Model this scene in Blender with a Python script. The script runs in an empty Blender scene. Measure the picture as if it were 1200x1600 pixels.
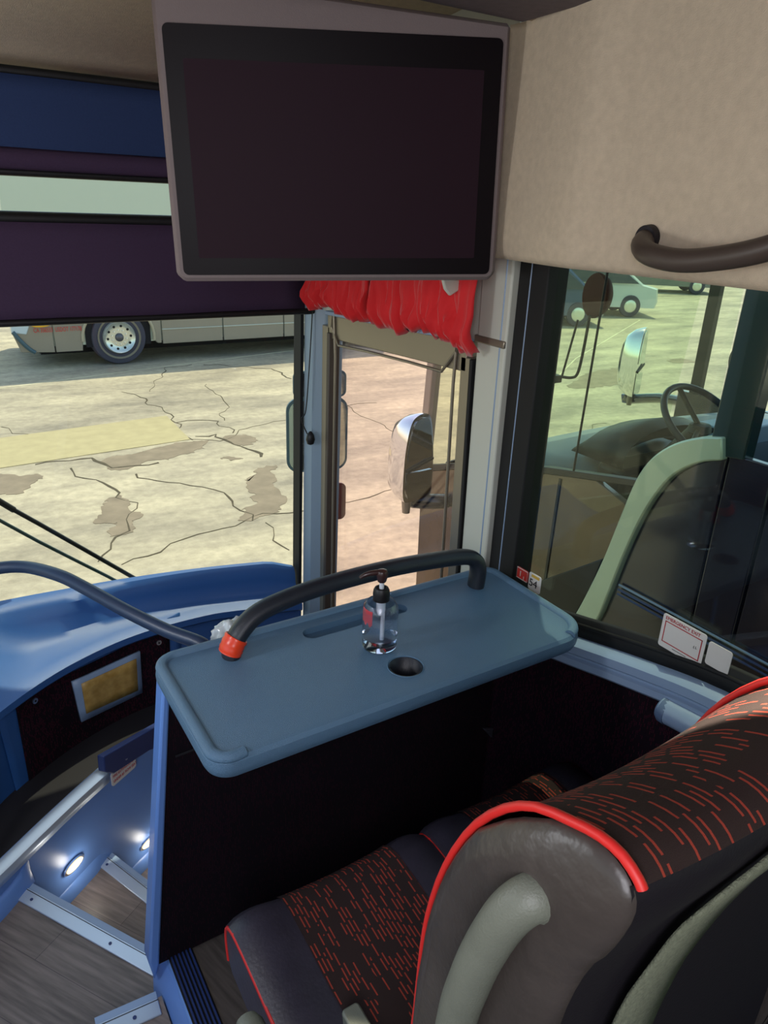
import bpy, bmesh, math, random
from mathutils import Vector, Matrix, noise
random.seed(7)
SC = bpy.context.scene
C = SC.collection
PI = math.pi

# ---------------------------------------------------------------- camera
FPX = 1150.0
W = Matrix(((0.84704931, 0.17397851, -0.50223396),
            (-0.53015331, 0.34412866, -0.77492769),
            (0.03801233, 0.92266296, 0.38372923)))
cam_d = bpy.data.cameras.new('camera'); cam_d.sensor_fit = 'VERTICAL'
cam_d.sensor_height = 36; cam_d.lens = 36 * FPX / 1600; cam_d.clip_start = 0.02; cam_d.clip_end = 500
cam = bpy.data.objects.new('camera', cam_d); C.objects.link(cam)
cam.matrix_world = W.to_4x4(); SC.camera = cam

def P(px, py, x=None, y=None, z=None):
    """point of a real plane (x=, y= or z= const) seen at pixel px,py of the 1200x1600 photograph"""
    v = W @ Vector((px - 600, 800 - py, -FPX))
    t = x / v.x if x is not None else y / v.y if y is not None else z / v.z
    return v * t

# ---------------------------------------------------------------- light
world = bpy.data.worlds.new('sky'); SC.world = world; world.use_nodes = True
nt = world.node_tree; bg = nt.nodes['Background']
sky = nt.nodes.new('ShaderNodeTexSky'); sky.sky_type = 'NISHITA'; sky.sun_disc = False
SUN_EL, SUN_AZ = math.radians(70), math.radians(38)      # azimuth: from forward (+Y) towards the right (+X)
sky.sun_elevation = SUN_EL; sky.sun_rotation = SUN_AZ
nt.links.new(sky.outputs[0], bg.inputs[0]); bg.inputs[1].default_value = 0.30
sl = bpy.data.lights.new('sun', 'SUN'); sl.energy = 3.9; sl.angle = math.radians(0.6); sl.color = (1, 0.93, 0.80)
so = bpy.data.objects.new('sun', sl); C.objects.link(so)
sd = Vector((math.sin(SUN_AZ) * math.cos(SUN_EL), math.cos(SUN_AZ) * math.cos(SUN_EL), math.sin(SUN_EL)))
so.rotation_euler = sd.to_track_quat('Z', 'Y').to_euler()
SC.view_settings.view_transform = 'Standard'; SC.view_settings.look = 'None'
SC.view_settings.gamma = 1; SC.view_settings.use_curve_mapping = False
SC.view_settings.exposure = 0.0

def lamp(name, kind, loc, to, energy, col, **k):
    d = bpy.data.lights.new(name, kind); d.energy = energy; d.color = col
    for a, b in k.items(): setattr(d, a, b)
    o = bpy.data.objects.new(name, d); C.objects.link(o); o.location = loc
    o.rotation_euler = (Vector(loc) - Vector(to)).to_track_quat('Z', 'Y').to_euler()
    return o
# added fills: spot for the bright headrest patch, area light for the cabin
lamp('headrest_fill_spot', 'SPOT', (1.02, 0.10, 0.22), (0.735, 0.30, -0.43), 420, (1, .93, .74), spot_size=math.radians(13), spot_blend=.3, shadow_soft_size=.01)
lamp('cabin_fill_area', 'AREA', (-0.35, -0.3, 0.36), (0.5, 1.6, -0.7), 30, (.93, .93, 1), shape='RECTANGLE', size=.5, size_y=1.2)

lamp('cockpit_fill_point', 'POINT', (-0.66, 1.35, -0.25), (0, 0, 0), 20, (.92, .95, 1), shadow_soft_size=.12)  # added fill without a fixture, brightens the front ceiling, shades and dash

# ---------------------------------------------------------------- materials
def hx(h, a=1):
    r = []
    for i in (0, 2, 4):
        c = int(h[i:i + 2], 16) / 255
        r.append(c / 12.92 if c <= .04045 else ((c + .055) / 1.055) ** 2.4)
    return (*r, a)
def mat(name, col, rough=.6, metal=0, bump=0, bscale=200, var=0, vscale=8, col2=None, coat=0, emit=None, es=0, spec=.5, sheen=0):
    m = bpy.data.materials.new(name); m.use_nodes = True
    n = m.node_tree.nodes; l = m.node_tree.links; b = n['Principled BSDF']
    b.inputs['Base Color'].default_value = hx(col); b.inputs['Roughness'].default_value = rough
    b.inputs['Metallic'].default_value = metal; b.inputs['Specular IOR Level'].default_value = spec
    if coat: b.inputs['Coat Weight'].default_value = coat; b.inputs['Coat Roughness'].default_value = .1
    if sheen: b.inputs['Sheen Weight'].default_value = sheen
    if emit: b.inputs['Emission Color'].default_value = hx(emit); b.inputs['Emission Strength'].default_value = es
    tc = n.new('ShaderNodeTexCoord')
    if var or col2:
        t = n.new('ShaderNodeTexNoise'); t.inputs['Scale'].default_value = vscale; t.inputs['Detail'].default_value = 6
        l.new(tc.outputs['Object'], t.inputs['Vector'])
        mr = n.new('ShaderNodeMapRange'); mr.inputs[1].default_value = .3; mr.inputs[2].default_value = .7
        l.new(t.outputs[0], mr.inputs[0])
        mx = n.new('ShaderNodeMix'); mx.data_type = 'RGBA'
        c = hx(col); mx.inputs[6].default_value = c
        mx.inputs[7].default_value = hx(col2) if col2 else (c[0] * (1 - var), c[1] * (1 - var), c[2] * (1 - var), 1)
        l.new(mr.outputs[0], mx.inputs[0]); l.new(mx.outputs[2], b.inputs['Base Color'])
    if bump:
        t = n.new('ShaderNodeTexNoise'); t.inputs['Scale'].default_value = bscale; t.inputs['Detail'].default_value = 3
        l.new(tc.outputs['Object'], t.inputs['Vector'])
        bp = n.new('ShaderNodeBump'); bp.inputs['Strength'].default_value = bump; bp.inputs['Distance'].default_value = .002
        l.new(t.outputs[0], bp.inputs['Height']); l.new(bp.outputs[0], b.inputs['Normal'])
    return m
def mth(nt, op, a, b=None, c=None):
    n = nt.nodes.new('ShaderNodeMath'); n.operation = op
    for i, v in enumerate((a, b, c)):
        if v is None: continue
        if isinstance(v, (int, float)): n.inputs[i].default_value = v
        else: nt.links.new(v, n.inputs[i])
    return n.outputs[0]
def dash_fabric(name, base, dashc, wcol, length, keep, coord='UV', rough=.9, swap=False, wall=False):
    """woven cloth with staggered short red dashes"""
    m = bpy.data.materials.new(name); m.use_nodes = True; nt = m.node_tree; n = nt.nodes; l = nt.links
    b = n['Principled BSDF']; b.inputs['Roughness'].default_value = rough; b.inputs['Specular IOR Level'].default_value = .2
    tc = n.new('ShaderNodeTexCoord'); sp = n.new('ShaderNodeSeparateXYZ'); l.new(tc.outputs[coord], sp.inputs[0])
    if wall: swap = True
    U, V = (sp.outputs[0], sp.outputs[1]) if not swap else ((sp.outputs[1] if wall else sp.outputs[0]), sp.outputs[2])
    u = mth(nt, 'DIVIDE', U, wcol); ci = mth(nt, 'FLOOR', u); fu = mth(nt, 'FRACT', u)
    w1 = n.new('ShaderNodeTexWhiteNoise'); w1.noise_dimensions = '1D'; l.new(ci, w1.inputs['W'])
    v = mth(nt, 'ADD', mth(nt, 'DIVIDE', V, length), mth(nt, 'MULTIPLY', w1.outputs[0], 7.0)); cj = mth(nt, 'FLOOR', v); fv = mth(nt, 'FRACT', v)
    cb = n.new('ShaderNodeCombineXYZ'); l.new(ci, cb.inputs[0]); l.new(cj, cb.inputs[1])
    w2 = n.new('ShaderNodeTexWhiteNoise'); w2.noise_dimensions = '2D'; l.new(cb.outputs[0], w2.inputs['Vector'])
    # patches where dashes are dense and where they thin out
    pn = n.new('ShaderNodeTexNoise'); pn.inputs['Scale'].default_value = 9; l.new(tc.outputs[coord], pn.inputs['Vector'])
    th = mth(nt, 'ADD', mth(nt, 'MULTIPLY', mth(nt, 'SUBTRACT', pn.outputs[0], .5), 1.6), keep)
    k = mth(nt, 'LESS_THAN', w2.outputs[0], th)
    a = mth(nt, 'LESS_THAN', mth(nt, 'ABSOLUTE', mth(nt, 'SUBTRACT', fu, .5)), .16)
    c = mth(nt, 'LESS_THAN', fv, .82)
    mask = mth(nt, 'MULTIPLY', mth(nt, 'MULTIPLY', a, c), k)
    tn = n.new('ShaderNodeTexNoise'); tn.inputs['Scale'].default_value = 900; l.new(tc.outputs[coord], tn.inputs['Vector'])
    mx = n.new('ShaderNodeMix'); mx.data_type = 'RGBA'; mx.inputs[6].default_value = hx(base); mx.inputs[7].default_value = hx(dashc)
    l.new(mask, mx.inputs[0])
    mu = n.new('ShaderNodeMix'); mu.data_type = 'RGBA'; mu.blend_type = 'MULTIPLY'; mu.inputs[0].default_value = .5
    l.new(mx.outputs[2], mu.inputs[6]); l.new(tn.outputs[0], mu.inputs[7]); l.new(mu.outputs[2], b.inputs['Base Color'])
    bp = n.new('ShaderNodeBump'); bp.inputs['Strength'].default_value = .4; bp.inputs['Distance'].default_value = .001
    l.new(tn.outputs[0], bp.inputs['Height']); l.new(bp.outputs[0], b.inputs['Normal'])
    return m
def pane(name, tint, refl=1.0, base=.04, rough=0.0):
    m = bpy.data.materials.new(name); m.use_nodes = True; nt = m.node_tree; n = nt.nodes; l = nt.links; n.clear()
    o = n.new('ShaderNodeOutputMaterial'); mx = n.new('ShaderNodeMixShader'); tr = n.new('ShaderNodeBsdfTransparent'); gl = n.new('ShaderNodeBsdfGlossy')
    tr.inputs[0].default_value = (*tint, 1); gl.inputs['Roughness'].default_value = rough
    lw = n.new('ShaderNodeLayerWeight'); lw.inputs[0].default_value = .5
    f = mth(nt, 'MULTIPLY', mth(nt, 'ADD', mth(nt, 'MULTIPLY', mth(nt, 'POWER', lw.outputs['Facing'], 4.0), .9), base), refl)
    l.new(f, mx.inputs[0]); l.new(tr.outputs[0], mx.inputs[1]); l.new(gl.outputs[0], mx.inputs[2]); l.new(mx.outputs[0], o.inputs[0])
    return m
def wood_mat(name, c1, c2, c3, plank=.18, length=1.1, ang=0, rough=.45):
    m = bpy.data.materials.new(name); m.use_nodes = True; nt = m.node_tree; n = nt.nodes; l = nt.links
    b = n['Principled BSDF']; b.inputs['Roughness'].default_value = rough
    tc = n.new('ShaderNodeTexCoord'); mp = n.new('ShaderNodeMapping'); mp.inputs['Rotation'].default_value = (0, 0, ang)
    l.new(tc.outputs['Object'], mp.inputs[0])
    br = n.new('ShaderNodeTexBrick'); br.inputs['Color1'].default_value = hx(c1); br.inputs['Color2'].default_value = hx(c2)
    br.inputs['Mortar'].default_value = hx(c3); br.inputs['Scale'].default_value = 1; br.inputs['Mortar Size'].default_value = .0012
    br.inputs['Brick Width'].default_value = length; br.inputs['Row Height'].default_value = plank
    l.new(mp.outputs[0], br.inputs['Vector'])
    m2 = n.new('ShaderNodeMapping'); m2.inputs['Scale'].default_value = (6, 70, 6); l.new(mp.outputs[0], m2.inputs[0])
    t = n.new('ShaderNodeTexNoise'); t.inputs['Scale'].default_value = 1; t.inputs['Detail'].default_value = 8; l.new(m2.outputs[0], t.inputs['Vector'])
    mr = n.new('ShaderNodeMapRange'); mr.inputs[1].default_value = .3; mr.inputs[2].default_value = .7; mr.inputs[3].default_value = .55; mr.inputs[4].default_value = 1.25
    l.new(t.outputs[0], mr.inputs[0])
    mu = n.new('ShaderNodeMix'); mu.data_type = 'RGBA'; mu.blend_type = 'MULTIPLY'; mu.inputs[0].default_value = 1
    l.new(br.outputs[0], mu.inputs[6]); l.new(mr.outputs[0], mu.inputs[7]); l.new(mu.outputs[2], b.inputs['Base Color'])
    return m

M = dict(
    felt=mat('beige felt lining', 'd2c2aa', .95, bump=.5, bscale=500, var=.12, vscale=60, spec=.1),
    ceil=mat('grey ceiling felt', '8d8792', .95, bump=.5, bscale=500, var=.12, vscale=60, spec=.1),
    tvframe=mat('taupe TV housing', '766a6a', .7, bump=.2, bscale=400),
    tvbezel=mat('black TV bezel', '0d060b', .45, spec=.15), tvscreen=mat('dark TV screen', '26141f', .6, spec=.15),
    shade=mat('plum roller shade cloth', '46374f', .9, bump=.4, bscale=700, var=.1, vscale=200, spec=.1),
    shade2=mat('navy roller shade cloth', '32426a', .9, bump=.4, bscale=700, var=.1, vscale=200, spec=.1),
    black=mat('black plastic', '0d0c10', .5, bump=.1), rubber=mat('black rubber', '0b0b0d', .7),
    tray=mat('blue grey textured table plastic', '577894', .33, bump=.9, bscale=700, spec=.6),
    rail=mat('charcoal moulded rail', '20242c', .38, bump=.3, bscale=600),
    dash=mat('blue moulded dash plastic', '2f5f9e', .42, bump=.25, bscale=700),
    navy=mat('navy plastic trim', '24366a', .45, bump=.2, bscale=500),
    stair=mat('glossy blue stairwell moulding', '6b93d6', .3, bump=.04, bscale=30),
    pale=mat('pale blue grey trim', '8fa6c4', .4), alu=mat('brushed aluminium nosing', 'c3d3e6', .35, metal=.5),
    pillar=mat('light grey painted pillar', 'c9cbbf', .5), pillarb=mat('blue grey painted pillar', '8fa3b4', .45),
    bronze=mat('anodised door frame', '8f8778', .35, metal=.55), bronze2=mat('dark door seal', '4a4038', .5),
    curtain=mat('red curtain cloth', 'd8141c', .75, bump=.2, bscale=300, sheen=.3),
    leather=mat('dark charcoal leather', '3a3540', .42, bump=.35, bscale=120, var=.25, vscale=20),
    leatherb=mat('brown charcoal leather', '453e3a', .40, bump=1.0, bscale=45, var=.3, vscale=16),
    piping=mat('red piping', 'd02420', .5), shell=mat('dark seat back shell', '17121a', .6, bump=.2, bscale=300),
    grip=mat('olive grey soft grip', '6d7064', .5, bump=.3, bscale=500, var=.15, vscale=20),
    strap=mat('olive grey webbing', '6f735f', .95, bump=.9, bscale=500, var=.35, vscale=250),
    wood=wood_mat('grey brown wood vinyl', '6d6460', '7d736e', '544c4c', .16, 1.0, math.radians(57)),
    wood2=wood_mat('dark grey wood vinyl', '4a4442', '544d48', '383333', .16, 1.0, math.radians(75)),
    lampw=mat('lit warm lens', 'fff0d0', .3, emit='ffd9a0', es=1.6), chrome=mat('chrome', 'e8eaf0', .07, metal=1),
    mirror=mat('mirror glass', 'c8d4d8', .02, metal=1), screw=mat('zinc screw', 'aab4c8', .3, metal=.9),
    paper=mat('white sticker vinyl', 'e4e0da', .6), redink=mat('red ink', 'b8282e', .6), blackink=mat('black ink', '25252c', .6),
    redst=mat('red sticker', 'd63a34', .6), yel=mat('yellow band ink', 'd8b04a', .6),
    tape=mat('orange red tape', 'e8401a', .3), maple=mat('maple wood insert', 'c9a45c', .45, col2='a8823c', vscale=30),
    conc=None)
M['cloth'] = dash_fabric('seat cloth with red dashes', '3a2c2a', 'b04636', .0088, .034, .55)
M['wpanel'] = dash_fabric('maroon side wall cloth', '1a0b18', '54162e', .0045, .012, .42, coord='Object', wall=True)
M['pcloth'] = dash_fabric('near black maroon cloth', '140a14', '34101f', .0045, .012, .40, coord='Object', swap=True)
M['panel'] = dash_fabric('maroon wall cloth', '190b17', '5c1830', .0045, .012, .42, coord='Object', swap=True)
def concrete():
    m = bpy.data.materials.new('pale concrete paving'); m.use_nodes = True; nt = m.node_tree; n = nt.nodes; l = nt.links
    b = n['Principled BSDF']; b.inputs['Roughness'].default_value = .9
    tc = n.new('ShaderNodeTexCoord')
    mp = n.new('ShaderNodeMapping'); mp.inputs['Scale'].default_value = (1, 2.6, 1); mp.inputs['Rotation'].default_value = (0, 0, -.1); l.new(tc.outputs['Object'], mp.inputs[0])
    def ns(s, d, v):
        t = n.new('ShaderNodeTexNoise'); t.inputs['Scale'].default_value = s; t.inputs['Detail'].default_value = d; t.inputs['Roughness'].default_value = .65; l.new(v, t.inputs['Vector']); return t.outputs[0]
    r = n.new('ShaderNodeValToRGB'); e = r.color_ramp.elements
    e[0].position = .32; e[0].color = hx('93897a'); e[1].position = .68; e[1].color = hx('cfc1a6')
    l.new(ns(.55, 12, mp.outputs[0]), r.inputs[0])
    f = n.new('ShaderNodeMapRange'); f.inputs[1].default_value = .3; f.inputs[2].default_value = .7; f.inputs[3].default_value = .78; f.inputs[4].default_value = 1.12
    l.new(ns(9, 8, tc.outputs['Object']), f.inputs[0])
    mu = n.new('ShaderNodeMix'); mu.data_type = 'RGBA'; mu.blend_type = 'MULTIPLY'; mu.inputs[0].default_value = 1
    l.new(r.outputs[0], mu.inputs[6]); l.new(f.outputs[0], mu.inputs[7]); l.new(mu.outputs[2], b.inputs['Base Color'])
    bp = n.new('ShaderNodeBump'); bp.inputs['Strength'].default_value = .5; bp.inputs['Distance'].default_value = .01
    l.new(ns(40, 6, tc.outputs['Object']), bp.inputs['Height']); l.new(bp.outputs[0], b.inputs['Normal'])
    return m
M['conc'] = concrete()
M['stain'] = mat('oil stained concrete', '978773', .85, var=.3, vscale=5)
M['patch'] = mat('newer concrete slab', 'bcae86', .9, var=.15, vscale=6)
M['crack'] = mat('dark crack grit', '5d5342', .95, var=.3, vscale=20)  # cracks in their own dark grit colour
M['seam'] = mat('pale joint filler', 'e2d8b8', .9)
M['wind'] = pane('greenish windscreen glass', (.84, .88, .72), .7)
M['doorg'] = pane('clear door glass', (1.0, .90, .84), .6)
M['side'] = pane('tinted side window glass', (.88, .94, .82), .9, .03)
M['cglass'] = pane('adjacent coach tinted glass', (.93, .97, .91), .35, .03)
M['cbrown'] = mat('mottled brown gloss', '6a5a44', .18, metal=.3, coat=.5, col2='3f3424', vscale=2)  # brown gloss mottled with a darker brown
M['cnavy'] = mat('dark navy coach paint', '1c1a2e', .22, coat=.6)
M['csilver'] = mat('pale silver green coach paint', 'b4c6b4', .3, metal=.25, coat=.4)
M['cdash'] = mat('grey vinyl dash', '6f7a88', .5, bump=.3); M['coachp'] = mat('champagne silver coach paint', '9a948a', .35, metal=.3, var=.06, vscale=3)
M['coachw'] = mat('pale coach upper paint', 'cfd6c4', .4)
M['tyre'] = mat('tyre rubber', '4c4a58', .85, bump=.3, bscale=90); M['rim'] = mat('polished alloy rim', 'dfe2dc', .22, metal=.7)
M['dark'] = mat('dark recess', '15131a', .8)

# ---------------------------------------------------------------- mesh helpers
def mesh_obj(name, verts, faces, m, parent=None, smooth=True, ang=35, uvs=None, kind=None):
    me = bpy.data.meshes.new(name); me.from_pydata([tuple(v) for v in verts], [], faces); me.update()
    bm = bmesh.new(); bm.from_mesh(me); bmesh.ops.recalc_face_normals(bm, faces=bm.faces); bm.to_mesh(me); bm.free()
    if uvs:
        ul = me.uv_layers.new(name='UVMap')
        for lp in me.loops: ul.data[lp.index].uv = uvs[lp.vertex_index]
    if m: me.materials.append(m)
    if smooth:
        me.shade_smooth()
        me.set_sharp_from_angle(angle=math.radians(ang))
    o = bpy.data.objects.new(name, me); C.objects.link(o)
    if parent: o.parent = parent
    if kind: o['kind'] = kind
    return o
def struct(o): o['kind'] = 'structure'; return o
def tag(o, label, cat=None, group=None):
    o['label'] = label
    if cat: o['category'] = cat
    if group: o['group'] = group
    return o
def thing(name, label, cat, loc=(0, 0, 0), group=None):
    o = bpy.data.objects.new(name, None); C.objects.link(o); o.empty_display_size = .05
    o['label'] = label; o['category'] = cat; o.location = loc
    if group: o['group'] = group
    return o
def fix(root):
    """children were built in world coordinates: keep them there under a root that stands at the thing's base"""
    bpy.context.view_layer.update()
    for ch in root.children:
        ch.matrix_parent_inverse = root.matrix_world.inverted()
def bevel(o, w, s=2):
    md = o.modifiers.new('bevel', 'BEVEL'); md.width = w; md.segments = s; md.limit_method = 'ANGLE'; md.angle_limit = math.radians(40); md.harden_normals = False
    return o
def box(name, lo, hi, m, parent=None, bev=0):
    x0, y0, z0 = lo; x1, y1, z1 = hi
    v = [(x0, y0, z0), (x1, y0, z0), (x1, y1, z0), (x0, y1, z0), (x0, y0, z1), (x1, y0, z1), (x1, y1, z1), (x0, y1, z1)]
    f = [(0, 3, 2, 1), (4, 5, 6, 7), (0, 1, 5, 4), (1, 2, 6, 5), (2, 3, 7, 6), (3, 0, 4, 7)]
    o = mesh_obj(name, v, f, m, parent)
    if bev: bevel(o, bev)
    return o
def prism(name, pts, off, m, parent=None, bev=0, smooth=True):
    """closed polygon of 3-D points extruded by vector off"""
    n = len(pts); off = Vector(off)
    v = [Vector(p) for p in pts] + [Vector(p) + off for p in pts]
    f = [tuple(range(n - 1, -1, -1)), tuple(range(n, 2 * n))] + [(i, (i + 1) % n, (i + 1) % n + n, i + n) for i in range(n)]
    o = mesh_obj(name, v, f, m, parent, smooth)
    if bev: bevel(o, bev)
    return o
def cat_(pts, n=8, closed=False):
    pts = [Vector(p) for p in pts]; N = len(pts); out = []
    R = range(N) if closed else range(N - 1)
    for i in R:
        p1, p2 = pts[i], pts[(i + 1) % N]
        p0 = pts[i - 1] if (i > 0 or closed) else p1 * 2 - p2
        p3 = pts[(i + 2) % N] if (i + 2 < N or closed) else p2 * 2 - p1
        for k in range(n):
            t = k / n
            out.append(.5 * ((2 * p1) + (p2 - p0) * t + (2 * p0 - 5 * p1 + 4 * p2 - p3) * t * t + (3 * p1 - p0 - 3 * p2 + p3) * t ** 3))
    if not closed: out.append(pts[-1].copy())
    return out
def tube(name, pts, r, m, parent=None, seg=12, closed=False, sm=6, flat=1.0, up=None):
    pts = cat_(pts, sm, closed) if sm else [Vector(p) for p in pts]
    N = len(pts); v = []; f = []; prev = None
    for i, p in enumerate(pts):
        if closed: t = (pts[(i + 1) % N] - pts[i - 1])
        else: t = pts[min(i + 1, N - 1)] - pts[max(i - 1, 0)]
        t.normalize()
        if prev is None:
            a = Vector(up) if up else (Vector((0, 0, 1)) if abs(t.z) < .9 else Vector((1, 0, 0)))
        else: a = prev
        a = (a - t * a.dot(t)).normalized(); prev = a; b = t.cross(a)
        rr = r(i / (N - 1)) if callable(r) else r
        for k in range(seg):
            th = 2 * PI * k / seg
            v.append(p + a * (math.cos(th) * rr * flat) + b * (math.sin(th) * rr))
    M_ = N if closed else N - 1
    for i in range(M_):
        for k in range(seg):
            a0 = i * seg + k; a1 = i * seg + (k + 1) % seg; j = ((i + 1) % N) * seg
            f.append((a0, a1, j + (k + 1) % seg, j + k))
    if not closed:
        f.append(tuple(range(seg - 1, -1, -1))); f.append(tuple(range((N - 1) * seg, N * seg)))
    return mesh_obj(name, v, f, m, parent, ang=60)
def grid(name, rows, m, parent=None, closed_u=False, closed_v=False, caps=False, uv=True, thick=0, kind=None, ang=50):
    """rows: list of equal-length point lists"""
    R = len(rows); N = len(rows[0]); v = [Vector(p) for r in rows for p in r]; f = []
    for i in range(R if closed_v else R - 1):
        for k in range(N if closed_u else N - 1):
            j = (i + 1) % R; k2 = (k + 1) % N
            f.append((i * N + k, i * N + k2, j * N + k2, j * N + k))
    if caps: f.append(tuple(range(N - 1, -1, -1))); f.append(tuple(range((R - 1) * N, R * N)))
    uvs = None
    if uv:
        uvs = []; du = 0
        mid = [Vector(p) for p in rows[R // 2]]
        cum = [0]
        for k in range(1, N): cum.append(cum[-1] + (mid[k] - mid[k - 1]).length)
        for i in range(R):
            if i: du += (Vector(rows[i][N // 2]) - Vector(rows[i - 1][N // 2])).length
            for k in range(N): uvs.append((du, cum[k]))
    o = mesh_obj(name, v, f, m, parent, ang=ang, uvs=uvs, kind=kind)
    if thick:
        s = o.modifiers.new('solid', 'SOLIDIFY'); s.thickness = thick; s.offset = 0
    return o
def lathe(name, prof, m, parent=None, loc=(0, 0, 0), axis='z', seg=28, caps=True):
    v = []; f = []; n = len(prof); loc = Vector(loc)
    for k in range(seg):
        th = 2 * PI * k / seg
        for r, h in prof:
            p = Vector((r * math.cos(th), r * math.sin(th), h))
            if axis == 'y': p = Vector((p.x, h, p.y))
            if axis == 'x': p = Vector((h, p.x, p.y))
            v.append(p + loc)
    for k in range(seg):
        k2 = (k + 1) % seg
        for i in range(n - 1):
            f.append((k * n + i, k2 * n + i, k2 * n + i + 1, k * n + i + 1))
    if caps:
        for e in (0, n - 1):
            if prof[e][0] > 1e-5: f.append(tuple(k * n + e for k in range(seg)))
    return mesh_obj(name, v, f, m, parent, ang=45)
def text(name, body, size, origin, xdir, ydir, m, parent, sx=1.0, align='LEFT'):
    cu = bpy.data.curves.new(name, 'FONT'); cu.body = body; cu.size = size; cu.extrude = .0004; cu.align_x = align
    t = bpy.data.objects.new(name, cu); C.objects.link(t)
    bpy.context.view_layer.update()
    me = bpy.data.meshes.new_from_object(t.evaluated_get(bpy.context.evaluated_depsgraph_get()))
    C.objects.unlink(t); bpy.data.objects.remove(t)
    o = bpy.data.objects.new(name, me); C.objects.link(o); me.materials.clear(); me.materials.append(m)
    x = Vector(xdir).normalized(); y = Vector(ydir); y = (y - x * y.dot(x)).normalized(); z = x.cross(y)
    mt = Matrix((x * sx, y, z)).transposed().to_4x4(); mt.translation = Vector(origin)
    me.transform(mt); o.parent = parent
    return o
def rrect(cx, cy, w, h, r, n=5):
    out = []
    for (sx, sy, a0) in ((1, 1, 0), (-1, 1, PI / 2), (-1, -1, PI), (1, -1, 1.5 * PI)):
        for k in range(n + 1):
            a = a0 + PI / 2 * k / n
            out.append((cx + sx * (w / 2 - r) + r * math.cos(a), cy + sy * (h / 2 - r) + r * math.sin(a)))
    return out
def ell(cx, cy, a, b, n=24): return [(cx + a * math.cos(2 * PI * k / n), cy + b * math.sin(2 * PI * k / n)) for k in range(n)]

# ================================================================ SETTING: yard
G = -3.0
g = struct(mesh_obj('ground', [(-90, -60, G), (150, -60, G), (150, 160, G), (-90, 160, G)], [(0, 1, 2, 3)], M['conc']))
def flat(name, pix, m, h=.004, jit=0, sub=4):
    pts = [P(a, b, z=G) for a, b in pix]
    if sub: pts = cat_(pts, sub * (3 if jit else 1), True)
    out = []
    for i, p in enumerate(pts):
        q = Vector((p.x, p.y, G + .001))
        if jit: q += Vector((noise.noise(p * 23) * jit * .5, noise.noise(p * 23 + Vector((2, 8, 1))) * jit * .5, 0))
        if jit: q += Vector((noise.noise(p * 5) * jit, noise.noise(p * 5 + Vector((9, 3, 1))) * jit, 0))
        out.append(q)
    return prism(name, out, (0, 0, h), m, g)
def crack(pix, w=.02, m='crack', jit=.12, name='crack'):
    w *= .5
    pts = []
    raw = [P(a, b, z=G) for a, b in pix]
    for a, b in zip(raw[:-1], raw[1:]):
        n = max(2, int((b - a).length / .12))
        for k in range(n): pts.append(a.lerp(b, k / n))
    pts.append(raw[-1])
    L, R = [], []
    for i, p in enumerate(pts):
        t = (pts[min(i + 1, len(pts) - 1)] - pts[max(i - 1, 0)]).normalized(); s = Vector((-t.y, t.x, 0))
        q = p + s * noise.noise(p * 3.1) * jit * 1.6; q.z = G + .0012
        ww = w * (.4 + 1.1 * abs(noise.noise(p * 2.3 + Vector((5, 5, 5)))) * 1.6)
        L.append(q + s * ww); R.append(q - s * ww)
    v = L + R; n = len(L)
    f = [(i, i + 1, n + i + 1, n + i) for i in range(n - 1)]
    o = mesh_obj(name, v, f, M[m], g, smooth=False)
    s = o.modifiers.new('solid', 'SOLIDIFY'); s.thickness = .003
    return o
flat('concrete_patch', [(-40, 692), (0, 685), (260, 650), (297, 687), (0, 732), (-40, 738)], M['patch'], .006, sub=0)
for s in ([(165, 717), (225, 705), (280, 692), (320, 690), (312, 702), (270, 715), (225, 725), (175, 735)],
          [(-20, 745), (35, 742), (65, 745), (40, 765), (0, 775), (-20, 778)],
          [(165, 780), (190, 777), (212, 800), (210, 820), (190, 835), (175, 832), (180, 815), (145, 815), (162, 802)],
          [(400, 735), (425, 728), (425, 750), (442, 780), (430, 803), (390, 812), (375, 808), (395, 780), (382, 757)],
          [(888, 602), (921, 583), (965, 576), (987, 587), (980, 598), (936, 605), (907, 607)],
          [(1045, 564), (1062, 560), (1085, 565), (1062, 568)], [(352, 716), (365, 712), (374, 717), (362, 722)],
          [(352, 685), (380, 680), (402, 690), (380, 697)]):
    flat('oil_stain', s, M['stain'], .003, .10)
for c, w in (([(195, 612), (235, 635), (262, 648), (275, 660), (297, 688)], .02), ([(275, 660), (310, 655), (345, 657), (370, 676)], .018),
          ([(305, 682), (340, 677), (360, 690), (385, 702), (402, 715)], .04), ([(55, 726), (90, 722), (145, 715), (170, 735), (215, 730), (250, 725)], .035),
          ([(100, 735), (150, 750), (172, 760), (185, 777), (212, 795), (210, 820), (190, 840), (167, 878)], .022),
          ([(215, 740), (245, 752), (285, 752), (320, 760), (350, 770), (370, 790), (385, 815)], .024),
          ([(185, 877), (250, 862), (320, 840), (385, 817), (470, 800), (520, 784), (600, 767), (650, 752)], .018),
          ([(318, 570), (340, 570), (420, 577), (455, 592)], .03), ([(405, 820), (435, 835), (450, 860)], .014),
          ([(297, 688), (345, 690), (372, 672), (430, 660), (500, 640)], .010), ([(230, 612), (262, 575), (300, 570)], .012),
          ([(540, 635), (600, 665), (650, 695)], .012), ([(0, 668), (60, 682)], .012), ([(520, 640), (560, 632), (590, 632)], .014),
          ([(900, 700), (960, 672), (1040, 655)], .02), ([(830, 720), (880, 690), (940, 660)], .02), ([(345, 657), (356, 630), (330, 600)], .01)):
    crack(c, w)
for c in ([(-30, 610), (0, 607), (240, 575), (480, 545), (520, 539)], [(820, 640), (900, 560), (1000, 500)]):
    crack(c, .03, 'seam', 0.0, 'paving_seam')

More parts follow.
